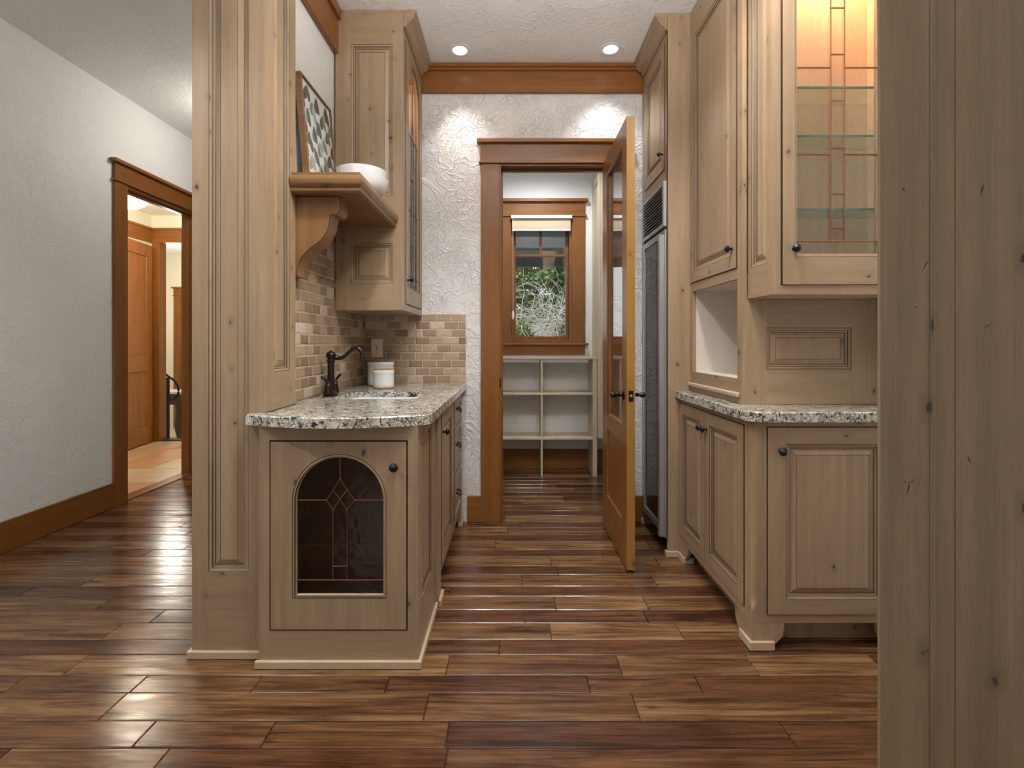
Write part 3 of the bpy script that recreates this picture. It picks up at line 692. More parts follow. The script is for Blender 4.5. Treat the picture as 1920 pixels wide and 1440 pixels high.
# ------------------------------------------------------------------ shelf, corbel, print, bowls
t = thing('wall_shelf', (-.79, 2.42, 1.846), 'warm brown wooden shelf with a moulded edge on a carved bracket', 'shelf')
prof = [(0, 1.932), (.010, 1.932), (.010, 1.9235), (.0108, 1.9212), (.022, 1.914), (.028, 1.896), (.024, 1.878), (.012, 1.866), (.0125, 1.8635), (.016, 1.862), (.014, 1.852), (0, 1.846)]
sx, sy = -.661, 2.118
m = MB(); m.box(-.9445, sy, 1.8465, sx, 2.157, 1.9318, b=0); m.box(-.986, 2.157, 1.8465, sx, 2.7475, 1.9318, b=0)
obj('board', m, shelfwood, t)
m = MB()
for (o1, z1), (o2, z2) in zip(prof, prof[1:]):
    A = [(-.9445, sy-o1, z1), (sx+o1, sy-o1, z1), (sx+o1, 2.7475, z1)]; B_ = [(-.9445, sy-o2, z2), (sx+o2, sy-o2, z2), (sx+o2, 2.7475, z2)]
    m.strip(A, B_, 1 if (o2, z2) in ((.0108, 1.9212), (.0125, 1.8635)) else 0, None, False)
obj('edge_moulding', m, [shelfwood, simple('brown_glaze', (.07, .032, .014), .45)], t, True)
cp = [(-.986, 1.8455), (-.755, 1.8455), (-.752, 1.80), (-.756, 1.778), (-.770, 1.765), (-.790, 1.765), (-.797, 1.752), (-.802, 1.716), (-.816, 1.682), (-.842, 1.648), (-.880, 1.620), (-.910, 1.592), (-.930, 1.560), (-.940, 1.525), (-.942, 1.496), (-.986, 1.496)]
cs = [cp[0], cp[1]]+[tuple(p)[:2] for p in smooth([(a, b, 0) for a, b in cp[1:6]], 4)][1:]+[tuple(p)[:2] for p in smooth([(a, b, 0) for a, b in cp[5:15]], 4)][1:]+[cp[15]]
f = front(2.16); m = MB(); off = cs
m.prism(cs, -.10, -.003, 0, f, (), .003, None, 1); obj('bracket', m, [corbelwood, simple('brown_glaze', (.07, .032, .014), .45)], t)

# leaf print
t = thing('framed_print', (-.94, 2.43, 1.933), 'framed watercolour print of grey-green leaves leaning on the wooden shelf', 'picture')
bx, tx, z0, z1 = -.918, -.9605, 1.9335, 2.44
dv = Vector((tx-bx, 0, z1-z0)); Lh = dv.length; dv.normalize(); dn = Vector((dv.z, 0, -dv.x))
f = Fr((bx, 0, z0), (0, 1, 0), dv, dn)
fw = wood('frame_wood', (.22, .12, .06), (.13, .065, .03), True, 0, .5)
u0, u1 = 2.24, 2.62; m = MB(); w_ = .013
m.box(u0, 0, -.030, u1, w_, 0, 0, f); m.box(u0, Lh-w_, -.030, u1, Lh, 0, 0, f); m.box(u0, w_, -.030, u0+w_, Lh-w_, 0, 0, f); m.box(u1-w_, w_, -.030, u1, Lh-w_, 0, 0, f); obj('frame', m, fw, t)
paper = simple('paper', (.66, .66, .64), .7)
leafm = [simple('leaf_%s' % n, c, .7) for n, c in (('sage', (.17, .21, .16)), ('olive', (.16, .15, .09)), ('slate', (.10, .13, .12)), ('umber', (.11, .075, .055)), ('mist', (.34, .38, .34)), ('ochre', (.34, .25, .12)))]
m = MB(); m.box(u0+w_, w_, -.012, u1-w_, Lh-w_, -.008, 0, f, b=0)
k = 0; rnd = random.Random(3)
def leaf(cu, cv, ang, L_, W_, mi, n):
    pts = []
    for i in range(12):
        a = 2*PI*i/12; x = math.cos(a)*L_/2; y = math.sin(a)*W_/2*(1-.15*math.cos(a)); X = cu+x*math.cos(ang)-y*math.sin(ang); Y = cv+x*math.sin(ang)+y*math.cos(ang)
        pts.append((min(max(X, u0+w_+.001), u1-w_-.001), min(max(Y, w_+.001), Lh-w_-.001), n))
    m.face(pts, mi, f)
for stem in range(6):
    su = u0+.04+stem*.06; 
    for j in range(8):
        s = 1 if (j+stem) % 2 else -1; k += 1
        leaf(su+s*.021+rnd.uniform(-.008, .008), .05+j*.055+rnd.uniform(-.012, .012), PI/2-s*rnd.uniform(.25, .7), rnd.uniform(.068, .095), rnd.uniform(.034, .048), 1+rnd.randrange(6 if j < 4 else 5), -.0078+k*.00003)
    pts = [(su+.003*math.sin(i), .02+i*.045) for i in range(10)]
    for p, q_ in zip(pts, pts[1:]): m.face([(p[0]-.0007, p[1], -.0076), (p[0]+.0007, p[1], -.0076), (q_[0]+.0007, q_[1], -.0076), (q_[0]-.0007, q_[1], -.0076)], 2, f)
obj('print', m, [paper]+leafm, t)

# bowls
def bowl(z, r, h, label):
    m = MB(); P = [(r*.40, z), (r*.44, z+.004), (r*.62, z+.012), (r*.84, z+h*.35), (r*.95, z+h*.68), (r, z+h), (r*.975, z+h+.001), (r*.92, z+h*.7), (r*.80, z+h*.38), (r*.5, z+.018), (.001, z+.016)]
    m.lathe(P, (-.758, 2.49, 0), 'z', 40); return tag(obj('bowl', m, ceramic, smooth=True), label, 'bowl', 'white bowls stacked on the wooden shelf')
bowl(1.9325, .131, .092, 'lower and wider white ceramic bowl of the nested pair on the wooden shelf')
bowl(1.9525, .124, .112, 'upper white ceramic bowl nested inside the other on the wooden shelf')

# ------------------------------------------------------------------ upper left cabinet
UX, UD0, UD1, UZ = -.605, 2.75, 3.318, 1.386
def crown(name, pts, parent, sgn):
    """crown moulding swept along X-constant face; pts=(x,y0,y1)"""
    x, y0, y1 = pts; pr = [(.002, 2.965), (.012, 2.965), (.018, 2.975), (.020, 2.985), (.040, 2.995), (.056, 3.015), (.062, 3.038), (.070, 3.040), (.070, 3.0585), (.002, 3.0585)]
    m = MB(); A = [(x+sgn*a, y0, z) for a, z in pr]; B_ = [(x+sgn*a, y1, z) for a, z in pr]; m.strip(A, B_); m.face(A); m.face(B_); return obj(name, m, ALD[1], parent)
t = thing('wall_cabinet', (-.79, 3.03, UZ), 'knotty alder wall cabinet with an arched leaded glass door above the canisters', 'cabinet')
f = front(UD0)
m = MB(); m.slab(f, (-.985, UZ, UX, CH-.002), -.02, 0, [((-.898, 1.536, -.667, 1.760), 'raised'), ((-.898, 2.022, -.667, 2.869), 'raised')]); obj('side_panel', m, ALD, t)
m = MB(); m.box(-.985, UD0+.0205, UZ, UX-.0205, UD1, UZ+.022, b=0); m.box(-.985, UD0+.0205, 2.93, UX-.0205, UD1, CH-.002, b=0); m.box(-.985, UD0+.0205, UZ+.022, -.965, UD1, 2.93, b=0); m.box(-.965, UD1-.018, UZ+.022, UX-.0205, UD1, 2.93, b=0); obj('carcass', m, ALD, t)
for z in (1.75, 2.15, 2.5):
    m = MB(); m.box(-.964, UD0+.022, z, UX-.04, UD1-.02, z+.006, b=0); obj('glass_shelf', m, shelf_glass, t)
f = east(UX); DR = (2.80, 1.4227, 3.285, 2.925)
m = MB(); m.slab(f, (UD0+.0205, UZ, UD1, CH-.002), -.02, 0, [(DR, 'hole')]); obj('face_frame', m, ALD, t)
m = MB(); arch_door(m, f, (DR[0]+g, DR[1]+g, DR[2]-g, DR[3]-g), 3.04, .165, 1.537, 2.70, -.018, .003); dr = obj('door', m, ALD, t)
m = MB(); m.prism([(p[0], p[1]) for p in arch_loop(3.04, .1665, 1.5355, 2.70, 0, 0)], -.014, -.011, 0, f); obj('glass_pane', m, seed, dr)
Ls = [[(3.04-.03, 1.54), (3.04-.03, 2.45), (3.04, 2.56), (3.04, 2.86)], [(3.04+.03, 1.54), (3.04+.03, 2.45), (3.04, 2.56)], [(2.877, 1.60), (3.203, 1.60)], [(2.877, 2.45), (3.203, 2.45)], [(2.877, 2.0), (3.01, 2.0)], [(3.07, 2.0), (3.203, 2.0)], [(3.01, 1.8), (3.07, 1.8)], [(3.01, 2.2), (3.07, 2.2)]]
cames('leaded_came', f, Ls, -.009, dr, mat=steeld); knob(f, 2.845, 1.566, .003, dr, .015)
crown('crown_moulding', (UX, UD0-.002, 3.260), t, 1)
point('cabinet_lamp', (-.80, 3.02, 2.88), 7, (1, .62, .30), .02)

# ------------------------------------------------------------------ right: wine fridge surround
FX, FD0, FD1 = .876, 2.775, 3.318
t = thing('fridge_surround', (1.2, 3.05, 0), 'tall knotty alder surround with a panelled door above the wine cooler', 'cabinet')
f = west(FX)
m = MB(); m.slab(f, (FD0+.001, .09, FD1, CH-.002), -.02, 0, [((2.80, .09+.0001, 3.272, 2.128), 'hole'), ((2.825, 2.198, 3.245, 2.93), 'hole')]); obj('face_frame', m, ALD, t)
m = MB(); m.slab(f, (2.828, 2.201, 3.242, 2.927), -.018, .004, [((2.885, 2.262, 3.185, 2.868), 'raised')]); dr = obj('door', m, ALD, t); knob(f, 2.855, 2.295, .004, dr, .015)
m = MB(); m.box(FX, FD0, .001, 1.615, FD0+.02, CH-.002, b=.001); m.box(1.59, FD0+.02, .001, 1.615, FD1, CH-.002, b=0); m.box(FX+.021, FD0+.02, 2.13, 1.59, 3.29, 2.15, b=0); m.box(FX+.03, FD0+.02, 2.15, FX+.05, FD1, CH-.002, b=0); m.box(FX, 3.275, .001, 1.59, FD1, .09, b=0); m.box(FX+.021, 3.29, .09, 1.59, FD1, 2.15, b=0); obj('carcass', m, ALD, t)
crown('crown_moulding', (FX, FD0, 3.260), t, -1)
basemold([(FX-.013, FD0-.013, .9385, FD0-.0005), (FX-.013, FD0-.0005, FX-.0005, FD0+.019)], t, .035); basemold([(FX-.013, 3.276, FX-.0005, 3.317)], t, .035)
# wine cooler
t = thing('wine_cooler', (1.2, 3.03, 0), 'tall wine cooler with a dark glass door and louvred aluminium grille on top', 'wine fridge')
f = west(FX-.004)
y0, y1 = 2.802, 3.270
m = MB(); m.box(y0, .10, -.60, y1, 2.12, -.57, 0, f, b=0); m.box(y0, .10, -.57, y0+.01, 2.12, -.02, 0, f, b=0); m.box(y1-.01, .10, -.57, y1, 2.12, -.02, 0, f, b=0); m.box(y0+.01, 1.86, -.57, y1-.01, 1.88, -.02, 0, f, b=0); m.box(y0+.01, .10, -.57, y1-.01, .12, -.02, 0, f, b=0); obj('cabinet_shell', m, black, t)
m = MB(); m.box(y0, .002, -.09, y1, .099, -.075, 0, f, b=0); obj('toe_grille', m, black, t)
m = MB(); m.box(y0, 1.868, -.018, y0+.026, 2.125, .012, 0, f); m.box(y1-.012, 1.868, -.018, y1, 2.125, .006, 0, f); m.box(y0+.026, 2.108, -.018, y1-.012, 2.125, .006, 0, f); m.box(y0+.026, 1.868, -.018, y1-.012, 1.892, .006, 0, f); obj('grille_frame', m, steel, t)
for k in range(11):
    z = 1.905+k*.0185; m = MB(); a = [(y0+.026, z+.007, -.016), (y0+.026, z, .004), (y0+.026, z+.003, .0045), (y0+.026, z+.010, -.016)]; b_ = [(y1-.012,)+p[1:] for p in a]; m.strip(a, b_, 0, f); m.face(a, 0, f); m.face(b_, 0, f); obj('slat', m, steel, t)
m = MB(); Z0, Z1 = .096, 1.850
m.box(y0, Z0, -.016, y0+.028, Z1, .004, 0, f); m.box(y1-.026, Z0, -.016, y1, Z1, .004, 0, f); m.box(y0+.028, Z1-.035, -.016, y1-.026, Z1, .004, 0, f); m.box(y0+.028, Z0, -.016, y1-.026, Z0+.040, .004, 0, f); dr = obj('door_frame', m, steel, t)
m = MB(); m.box(y0+.028, Z0+.040, -.010, y1-.026, Z1-.035, -.006, 0, f, b=0); obj('glass_pane', m, fridge_glass, dr)
m = MB(); m.box(y0+.002, Z0+.004, .0045, y0+.012, Z1-.03, .034, 0, f, b=.003); m.box(y0+.012, Z0+.004, .024, y0+.040, Z1-.03, .034, 0, f, b=.003); obj('handle', m, steel, dr)
for k in range(9):
    z = .26+k*.17; m = MB(); m.box(y0+.03, z, -.06, y1-.03, z+.03, -.045, 0, f); obj('rack', m, corbelwood, t)

# ------------------------------------------------------------------ right: base cabinet on bracket feet
BX, BD = .940, 1.935
t = thing('base_cabinet', (1.25, 2.35, 0), 'knotty alder base cabinet on bracket feet with a rounded corner post', 'cabinet')
f = front(BD); R1 = 1.56
m = MB(); m.slab(f, (BX+.045, .104, R1, CB-.001), -.02, 0, [((.999, .1366, 1.519, .874), 'hole')]); obj('face_frame', m, ALD, t)
m = MB(); m.slab(f, (1.002, .1396, 1.516, .871), -.018, .004, [((1.0725, .196, 1.4455, .806), 'raised')]); dr = obj('door', m, ALD, t); knob(f, 1.0501, .7806, .004, dr, .0175); tag(dr, 'wide door facing the camera')
f2 = west(BX)
m = MB(); m.slab(f2, (BD+.045, .104, 2.772, CB-.001), -.02, 0, [((1.992, .1366, 2.765, .872), 'hole')]); obj('face_frame', m, ALD, t)
m = MB(); m.slab(f2, (1.996, .1396, 2.396, .869), -.018, .004, [((2.052, .196, 2.340, .812), 'raised')]); dr = obj('door', m, ALD, t); knob(f2, 2.372, .787, .004, dr, .0165)
m = MB(); m.slab(f2, (2.399, .1396, 2.761, .869), -.018, .004, [((2.455, .196, 2.705, .812), 'raised')]); dr = obj('door', m, ALD, t); knob(f2, 2.424, .787, .004, dr, .0165)
# corner post: square foot, lamb's-tongue stop, rounded above
def corner(rad, z, n=8):
    a = [(BX+.045, BD, z)]; 
    for k in range(n+1):
        th = PI/2*k/n; a.append((BX+rad-rad*math.sin(th), BD+rad-rad*math.cos(th), z))
    return a+[(BX, BD+.045, z), (BX+.02, BD+.045, z), (BX+.02, BD+.02, z), (BX+.045, BD+.02, z)]
m = MB(); Lp = [corner(.0005, .104), corner(.0005, .145), corner(.012, .165), corner(.028, .185), corner(.030, .21), corner(.030, .845), corner(.022, .862), corner(.0005, .874), corner(.0005, CB-.001)]
for p, q_ in zip(Lp, Lp[1:]): m.strip(p, q_)
m.cap([Lp[0]]); m.cap([Lp[-1]]); obj('corner_post', m, ALD, t, True)
def footp(s0, d):  # ogee bracket foot outline from the corner outward
    return [(s0, .001), (s0+d*.085, .001), (s0+d*.088, .018), (s0+d*.100, .028), (s0+d*.116, .045), (s0+d*.124, .065), (s0+d*.1265, .085), (s0+d*.128, .1035), (s0, .1035)]
for fr_, s0, d in ((f, BX, 1), (f, R1, -1), (f2, BD+.0205, 1), (f2, 2.772, -1)):
    m = MB(); m.prism(footp(s0, d), -.02, 0, 0, fr_); obj('bracket_foot', m, ALD, t)
m = MB(); m.box(BX+.022, BD+.0215, .1045, R1, 2.772, CB-.002, b=0); m.box(BX+.075, BD+.075, .001, R1, BD+.09, .104, b=0); m.box(BX+.075, BD+.09, .001, BX+.09, 2.772, .104, b=0); obj('carcass', m, ALD, t)
basemold([(BX-.0125, BD-.0135, 1.026, BD-.0005), (BX-.0125, BD-.0005, BX-.0005, 2.022)], t, .036)
basemold([(BX-.0125, 2.69, BX-.0005, 2.772-.011), (BX-.0125, 2.678, BX+.05, 2.690)], t, .036)
m = MB()
poly = [(1.615, 1.908), (.985, 1.908)]
for k in range(9): th = PI/2*k/8; poly.append((.978-.060*math.sin(th), 1.968-.060*math.cos(th)))
poly += [(.918, 2.7735), (1.615, 2.7735)]
m.prism(poly, CB, CT, 0, wt, (), .004); tag(obj('worktop', m, gran), 'speckled cream granite worktop with a rounded corner on the right base cabinet', 'countertop')

# niche cabinet on the worktop
NX, ND0, ND1 = 1.003, 2.15, 2.7735
t = thing('niche_cabinet', (1.25, 2.46, CT), 'knotty alder upper cabinet with a tall door over an open cream-lined niche', 'cabinet')
f = west(NX)
m = MB(); m.slab(f, (ND0, CT+.001, ND1, CH-.002), -.02, 0, [((2.195, 1.043, 2.742, 1.488), 'niche'), ((2.195, 1.535, 2.765, 2.95), 'hole')]); obj('face_frame', m, ALD, t)
m = MB(); m.slab(f, (2.198, 1.538, 2.762, 2.947), -.018, .006, [((2.262, 1.600, 2.700, 2.885), 'raised')]); dr = obj('door', m, ALD, t); knob(f, 2.235, 1.628, .006, dr)
m = MB(); X2 = 1.42; m.box(NX+.0205, 2.195-.02, 1.023, X2, 2.195, 1.51, b=0); m.box(NX+.0205, 2.742, 1.023, X2, 2.7625, 1.51, b=0); m.box(NX+.0205, 2.195, 1.023, X2, 2.742, 1.043, b=0); m.box(NX+.0205, 2.195, 1.488, X2, 2.742, 1.51, b=0); m.box(X2, 2.195-.02, 1.023, X2+.015, 2.7625, 1.51, b=0); obj('niche_lining', m, nichep, t)
m = MB(); m.box(NX+.0205, 2.172, 1.512, 1.6, 2.773, 3.055, b=0); m.box(NX+.0205, 2.172, CT+.001, 1.6, 2.773, 1.022, b=0); obj('carcass', m, ALD, t)
m = MB(); m.box(2.165, .963, .0005, 2.770, .984, .018, 0, f, b=.005); obj('ledge', m, pale_alder, t)
f = front(ND0)
m = MB(); m.slab(f, (NX+.0205, CT+.001, 1.615, 1.393), -.02, 0, [((1.108, 1.087, 1.479, 1.269), 'raised')]); obj('back_panel', m, ALD, t)

# hutch glass cabinet
HX, HD, HZ = 1.0286, 1.951, 1.394
t = thing('glass_cabinet', (1.32, 2.05, HZ), 'shallow knotty alder wall cabinet with a leaded seeded glass door and lit shelves', 'cabinet')
f = west(HX)
m = MB(); m.slab(f, (HD+.0202, HZ, 2.149, CH-.002), -.02, 0, [((1.992, 1.525, 2.122, 2.95), 'raised')]); obj('side_panel', m, ALD, t)
f = front(HD); HR = (1.063, 1.428, 1.514, 2.93)
m = MB(); m.slab(f, (HX, HZ, 1.560, CH-.002), -.02, 0, [(HR, 'hole')]); obj('face_frame', m, ALD, t)
GR = (1.128-.013, 1.556-.013, 1.444+.013, 2.85)
m = MB(); m.slab(f, (HR[0]+g, HR[1]+g, HR[2]-g, HR[3]-g), -.018, .006, [(GR, 'glass')]); dr = obj('door', m, ALD, t)
m = MB(); m.box(1.127, 1.555, -.0065, 1.445, 2.838, -.003, 0, f, b=0); obj('glass_pane', m, seed, dr)
hz = lambda px, py: (1.128+(px-1495)*.002109, 1.2+(644-py)*.002109)
xa_, xb_, xm0, xm1 = 1495, 1645, 1557.7, 1583.3
Ls = [[hz(xm0, 452.5), hz(xm0, -130)], [hz(xm1, 452.5), hz(xm1, -130)], [hz(xa_, 452.5), hz(xm0, 452.5), hz(xm1, 452.5), hz(xb_, 452.5)]]
for y in (289.5, 127, -35): Ls += [[hz(xa_, y), hz(xm0, y)], [hz(xm1, y), hz(xb_, y)]]
for y in (427, 364, 277, 189, 102, 15, -72): Ls += [[hz(xm0, y), hz(xm1, y)]]
cames('leaded_came', f, Ls, .000, dr, .0030); knob(f, 1.111, 1.573, .006, dr, .0175)
m = MB(); m.box(HX+.0205, HD+.0205, HZ, 1.56, 2.149, HZ+.03, b=0); m.box(HX+.0205, 2.139, HZ+.03, 1.56, 2.149, CH-.002, b=0); m.box(1.54, HD+.0205, HZ+.03, 1.56, 2.139, CH-.002, b=0); m.box(HX+.0205, HD+.0205, 2.95, 1.54, 2.139, CH-.002, b=0); obj('carcass', m, lining, t)
for z in (2.233, 2.037, 1.74):
    m = MB(); m.box(HX+.022, 2.002, z, 1.539, 2.138, z+.008, b=0); sh = obj('glass_shelf', m, shelf_glass, t)
    m = MB(); m.box(HX+.022, 1.998, z, 1.539, 2.002, z+.008, b=0); obj('shelf_edge', m, edgegreen, sh)
point('cabinet_lamp', (1.36, 2.06, 2.90), 14, (1, .58, .24), .02)
for x in (1.20, 1.40):
    spot('cabinet_lamp', (x, 2.04, 2.94), 13, 60, .6, (1, .60, .28), .02)

# tall cabinet at the right edge, close to the camera
AX, AD = .557, .75
f = front(AD)
t = thing('tall_cabinet', (.9, .85, 0), 'tall knotty alder panelled cabinet end filling the right edge of the view', 'cabinet')
m = MB(); m.slab(f, (AX+.018, .001, 1.25, CH-.002), -.0195, 0, [((AX+.077, .16, 1.173, 2.95), 'raised')])
m.face([(AX+.003, .001, 0), (AX+.018, .001, 0), (AX+.018, CH-.002, 0), (AX+.003, CH-.002, 0)], 0, f); m.strip([(AX+.003, .001, 0), (AX+.003, CH-.002, 0)], [(AX, .001, -.002), (AX, CH-.002, -.002)], 0, f, False)
m.strip([(AX, .001, -.002), (AX, CH-.002, -.002)], [(AX+.018, .001, -.0195), (AX+.018, CH-.002, -.0195)], 0, f, False); obj('front_panel', m, ALD, t)
m = MB(); m.box(.745, AD+.0205, .001, 1.249, .97, CH-.002, b=0); obj('carcass', m, ALD, t)
def mark(pts, wd, n=.0004):
    m = MB(); P_ = [((a-960)*AD/925, 1.2-(b-644)*AD/925) for a, b in pts]
    for k in range(len(P_)-1):
        (a, b), (c, d) = P_[k], P_[k+1]; wa = wd*(.25+.75*math.sin(PI*k/(len(P_)-1))); wb = wd*(.25+.75*math.sin(PI*(k+1)/(len(P_)-1))); m.face([(a-wa, b, n), (a+wa, b, n), (c+wb, d, n), (c-wb, d, n)], 0, f)
    return m
pit = simple('knot_dark', (.030, .022, .020), .8)
for pts, wd, n in (([(1729, 508), (1736, 495), (1741, 488)], .0009, .0004), ([(1700, 928), (1703, 915), (1705, 904)], .0011, .0004), ([(1704, 907), (1710, 902), (1716, 896)], .0008, .0004), ([(1693, 899), (1699, 905), (1705, 905)], .0008, .0004),
                   ([(1692, 352), (1694, 355), (1695, 358)], .0016, .0004), ([(1717, 574), (1718, 576), (1719, 578)], .0012, .0004), ([(1845, 366), (1848, 352), (1851, 342)], .0011, -.0050), ([(1850, 616), (1858, 610), (1866, 606)], .0013, -.0050), ([(1820, 856), (1823, 862), (1825, 870)], .0010, -.0050)):
    obj('knot', mark(pts, wd, n), pit, t)

# ------------------------------------------------------------------ glazed pantry door, open into the nook
t = thing('door_1', (.622, 3.27, 0), 'brown wooden door with a tall glass pane standing open in front of the pantry', 'door', kind='structure')
f = west(.6015)
m = MB(); m.slab(f, (2.588, .010, 3.276, 2.392), -.044, 0, [((2.704-.013, .756-.013, 3.114+.013, 2.265+.013), 'glass'), ((2.715, .235, 3.135, .657), 'flat')], V=0, H=1, G=2)
glz = simple('dark_stain', (.07, .03, .012), .4)
sl = obj('slab', m, [fir_v, fir_h, glz], t)
m = MB(); m.box(2.588-.0006, .0102, -.0438, 2.5879, 2.3918, -.0002, 0, f, b=0); obj('edge_band', m, firgold, t)
m = MB(); m.box(2.703, .755, -.024, 3.115, 2.266, -.020, 0, f, b=0); obj('glass_pane', m, glass, t)
m = MB(); hy, hz_ = 2.655, .924
for sg, x in ((-1, .6012), (1, .6458)):
    ax = '-x' if sg < 0 else 'x'
    m.lathe([(.026, 0), (.026, .004), (.020, .008), (.009, .012), (.0085, .022), (.014, .027), (.009, .031), (.0085, .040), (.013, .047), (.016, .056), (.014, .066), (.008, .071), (.001, .073)], (x, hy, hz_), ax, 18)
obj('handle', m, bronze, t, True)
m = MB(); m.box(.612, 2.5855, hz_-.028, .636, 2.5872, hz_+.028, b=0); pl = obj('latch_plate', m, iron, t)
m = MB(); m.lathe([(.008, 0), (.008, .004), (.006, .006), (.001, .007)], (.624, 2.5855, hz_), '-y', 14); obj('latch_bolt', m, simple('brass', (.6, .45, .2), .3, .9), pl)
for z in (.25, 1.2, 2.15):
    m = MB(); m.tube([(.641, 3.2875, z-.045), (.641, 3.2875, z+.045)], .006, 8); obj('hinge', m, iron, t)
m = MB(); m.box(.0, 0, 0, .001, .001, .001) if False else None
# strike plate on the left jamb
m = MB(); m.box(-.0835, 3.2975, .905, -.0745, 3.2992, .965, b=0); tag(obj('strike_plate', m, iron), 'small dark strike plate on the left casing of the pantry doorway', 'strike plate')

# ------------------------------------------------------------------ pantry
t = thing('cubby_shelf', (.2, 4.58, 0), 'pale open cubby shelves standing under the pantry window', 'shelf')
CY_, CYB = 4.44, 4.708
for x0, x1 in ((.728, .766), (-1.02, -.985)): m = MB(); m.box(x0, CY_, .001, x1, CYB, 1.057); obj('side_panel', m, pale, t)
m = MB(); m.box(-1.02, CY_-.004, 1.0575, .768, CYB, 1.078); obj('top', m, pale, t)
for z in (.735, .333):
    m = MB(); m.box(-.9845, CY_, z, .7275, CYB, z+.018); obj('shelf', m, pale, t)
for xc in (.268, -.36):
    for a, b in ((.001, .3325), (.3515, .7345), (.7535, 1.057)): m = MB(); m.box(xc-.009, CY_+.001, a, xc+.009, CYB, b); obj('divider', m, pale, t)
t = thing('pantry_cabinet', (1.1, 4.56, .354), 'pale wooden wall cabinet at the right of the pantry window', 'cabinet')
m = MB(); m.slab(west(.7695), (4.4202, .354, 4.727, 2.73), -.02, 0, [((4.45, .42, 4.68, 2.66), 'flat')]); obj('side_panel', m, [pale, pale, glaze_and_gap_shade], t)
m = MB(); m.slab(front(4.40), (.79, .354, 1.595, 2.73), -.02, 0, [((.84, .42, 1.2, 2.66), 'hole'), ((1.24, .42, 1.56, 2.66), 'hole')]); m.box(.7697, .354, -.02, .7895, 2.73, 0, 0, front(4.40)); obj('face_frame', m, [pale, pale, glaze_and_gap_shade], t)
for a, b in ((.843, 1.197), (1.243, 1.557)): m = MB(); m.slab(front(4.40), (a, .423, b, 2.657), -.018, .002, [((a+.06, .49, b-.06, 2.59), 'flat')]); obj('door', m, [pale, pale, glaze_and_gap_shade], t)
m = MB(); m.box(.79, 4.4205, .354, 1.595, 4.727, 2.73, b=0); obj('carcass', m, pale, t)

# window
f = front(4.73)
w1 = thing('window_1', (.28, 4.73, WZ0), 'brown wooden casement window with divided upper panes over the pantry cubbies', 'window', kind='structure')
def bx(name, u0, v0, n0, u1, v1, n1, mat, par=w1, b=.0015): m = MB(); m.box(u0, v0, n0, u1, v1, n1, 0, f, b=b); return obj(name, m, mat, par)
cw = .126
bx('casing', WX0-cw, WZ0+.001, .001, WX0, WZ1, .021, fir_v); bx('casing', WX1, WZ0+.001, .001, WX1+cw, WZ1, .021, fir_v)
bx('fillet', WX0-cw-.016, WZ1, .001, WX1+cw+.016, WZ1+.018, .034, fir_h); bx('header_board', WX0-cw, WZ1+.018, .001, WX1+cw, WZ1+.138, .023, fir_h); bx('header_cap', WX0-cw-.028, WZ1+.138, .001, WX1+cw+.028, WZ1+.168, .05, fir_h)
bx('sill', WX0-cw-.03, WZ0-.020, .0, WX1+cw+.03, WZ0, .055, fir_h, b=.004); bx('apron', WX0-cw, WZ0-.112, .001, WX1+cw, WZ0-.021, .020, fir_h)
bx('jamb', WX0, WZ0, -.13, WX0+.022, WZ1, 0, fir_v); bx('jamb', WX1-.022, WZ0, -.13, WX1, WZ1, 0, fir_v); bx('jamb', WX0+.022, WZ1-.02, -.13, WX1-.022, WZ1, 0, fir_h); bx('jamb', WX0+.022, WZ0, -.13, WX1-.022, WZ0+.022, 0, fir_h)
gx0, gx1, gz0, gz1 = .0366, .5215, 1.268, 2.30
sa = MB(); N0, N1 = -.115, -.075
sa.box(WX0+.023, WZ0+.023, N0, gx0, WZ1-.021, N1, 0, f); sa.box(gx1, WZ0+.023, N0, WX1-.023, WZ1-.021, N1, 0, f); sa.box(gx0, WZ0+.023, N0, gx1, gz0, N1, 0, f); sa.box(gx0, gz1, N0, gx1, WZ1-.021, N1, 0, f)
sash = obj('sash', sa, fir_v, w1)
zr = 2.046; bx('muntin', gx0, zr, -.105, gx1, zr+.024, -.078, fir_h, sash); bx('muntin', .267, zr+.024, -.105, .292, gz1, -.078, fir_v, sash)
for a, b, c, d in ((gx0, gz0, gx1, zr), (gx0, zr+.024, .267, gz1), (.292, zr+.024, gx1, gz1)): bx('pane', a, b, -.096, c, d, -.092, glass, sash, 0)
# shade
t = thing('window_shade', (.28, 4.72, 2.28), 'tan roller shade with a white headrail drawn up at the top of the pantry window', 'blind')
bx('headrail', WX0+.001, 2.386, .022, WX1-.001, 2.416, .062, whitep, t); bx('fabric', WX0+.012, 2.282, .030, WX1-.014, 2.386, .040, blindm, t); bx('bottom_bar', WX0+.010, 2.270, .028, WX1-.012, 2.282, .044, whitep, t)
m = MB(); m.tube([(.0095, 4.664, 2.386), (.0095, 4.664, 1.50)], .0016, 6); m.lathe([(.001, 1.515), (.009, 1.50), (.012, 1.475), (.011, 1.44), (.005, 1.425), (.001, 1.423)], (.0095, 4.664, 0), 'z', 10); obj('cord', m, whitep, t)

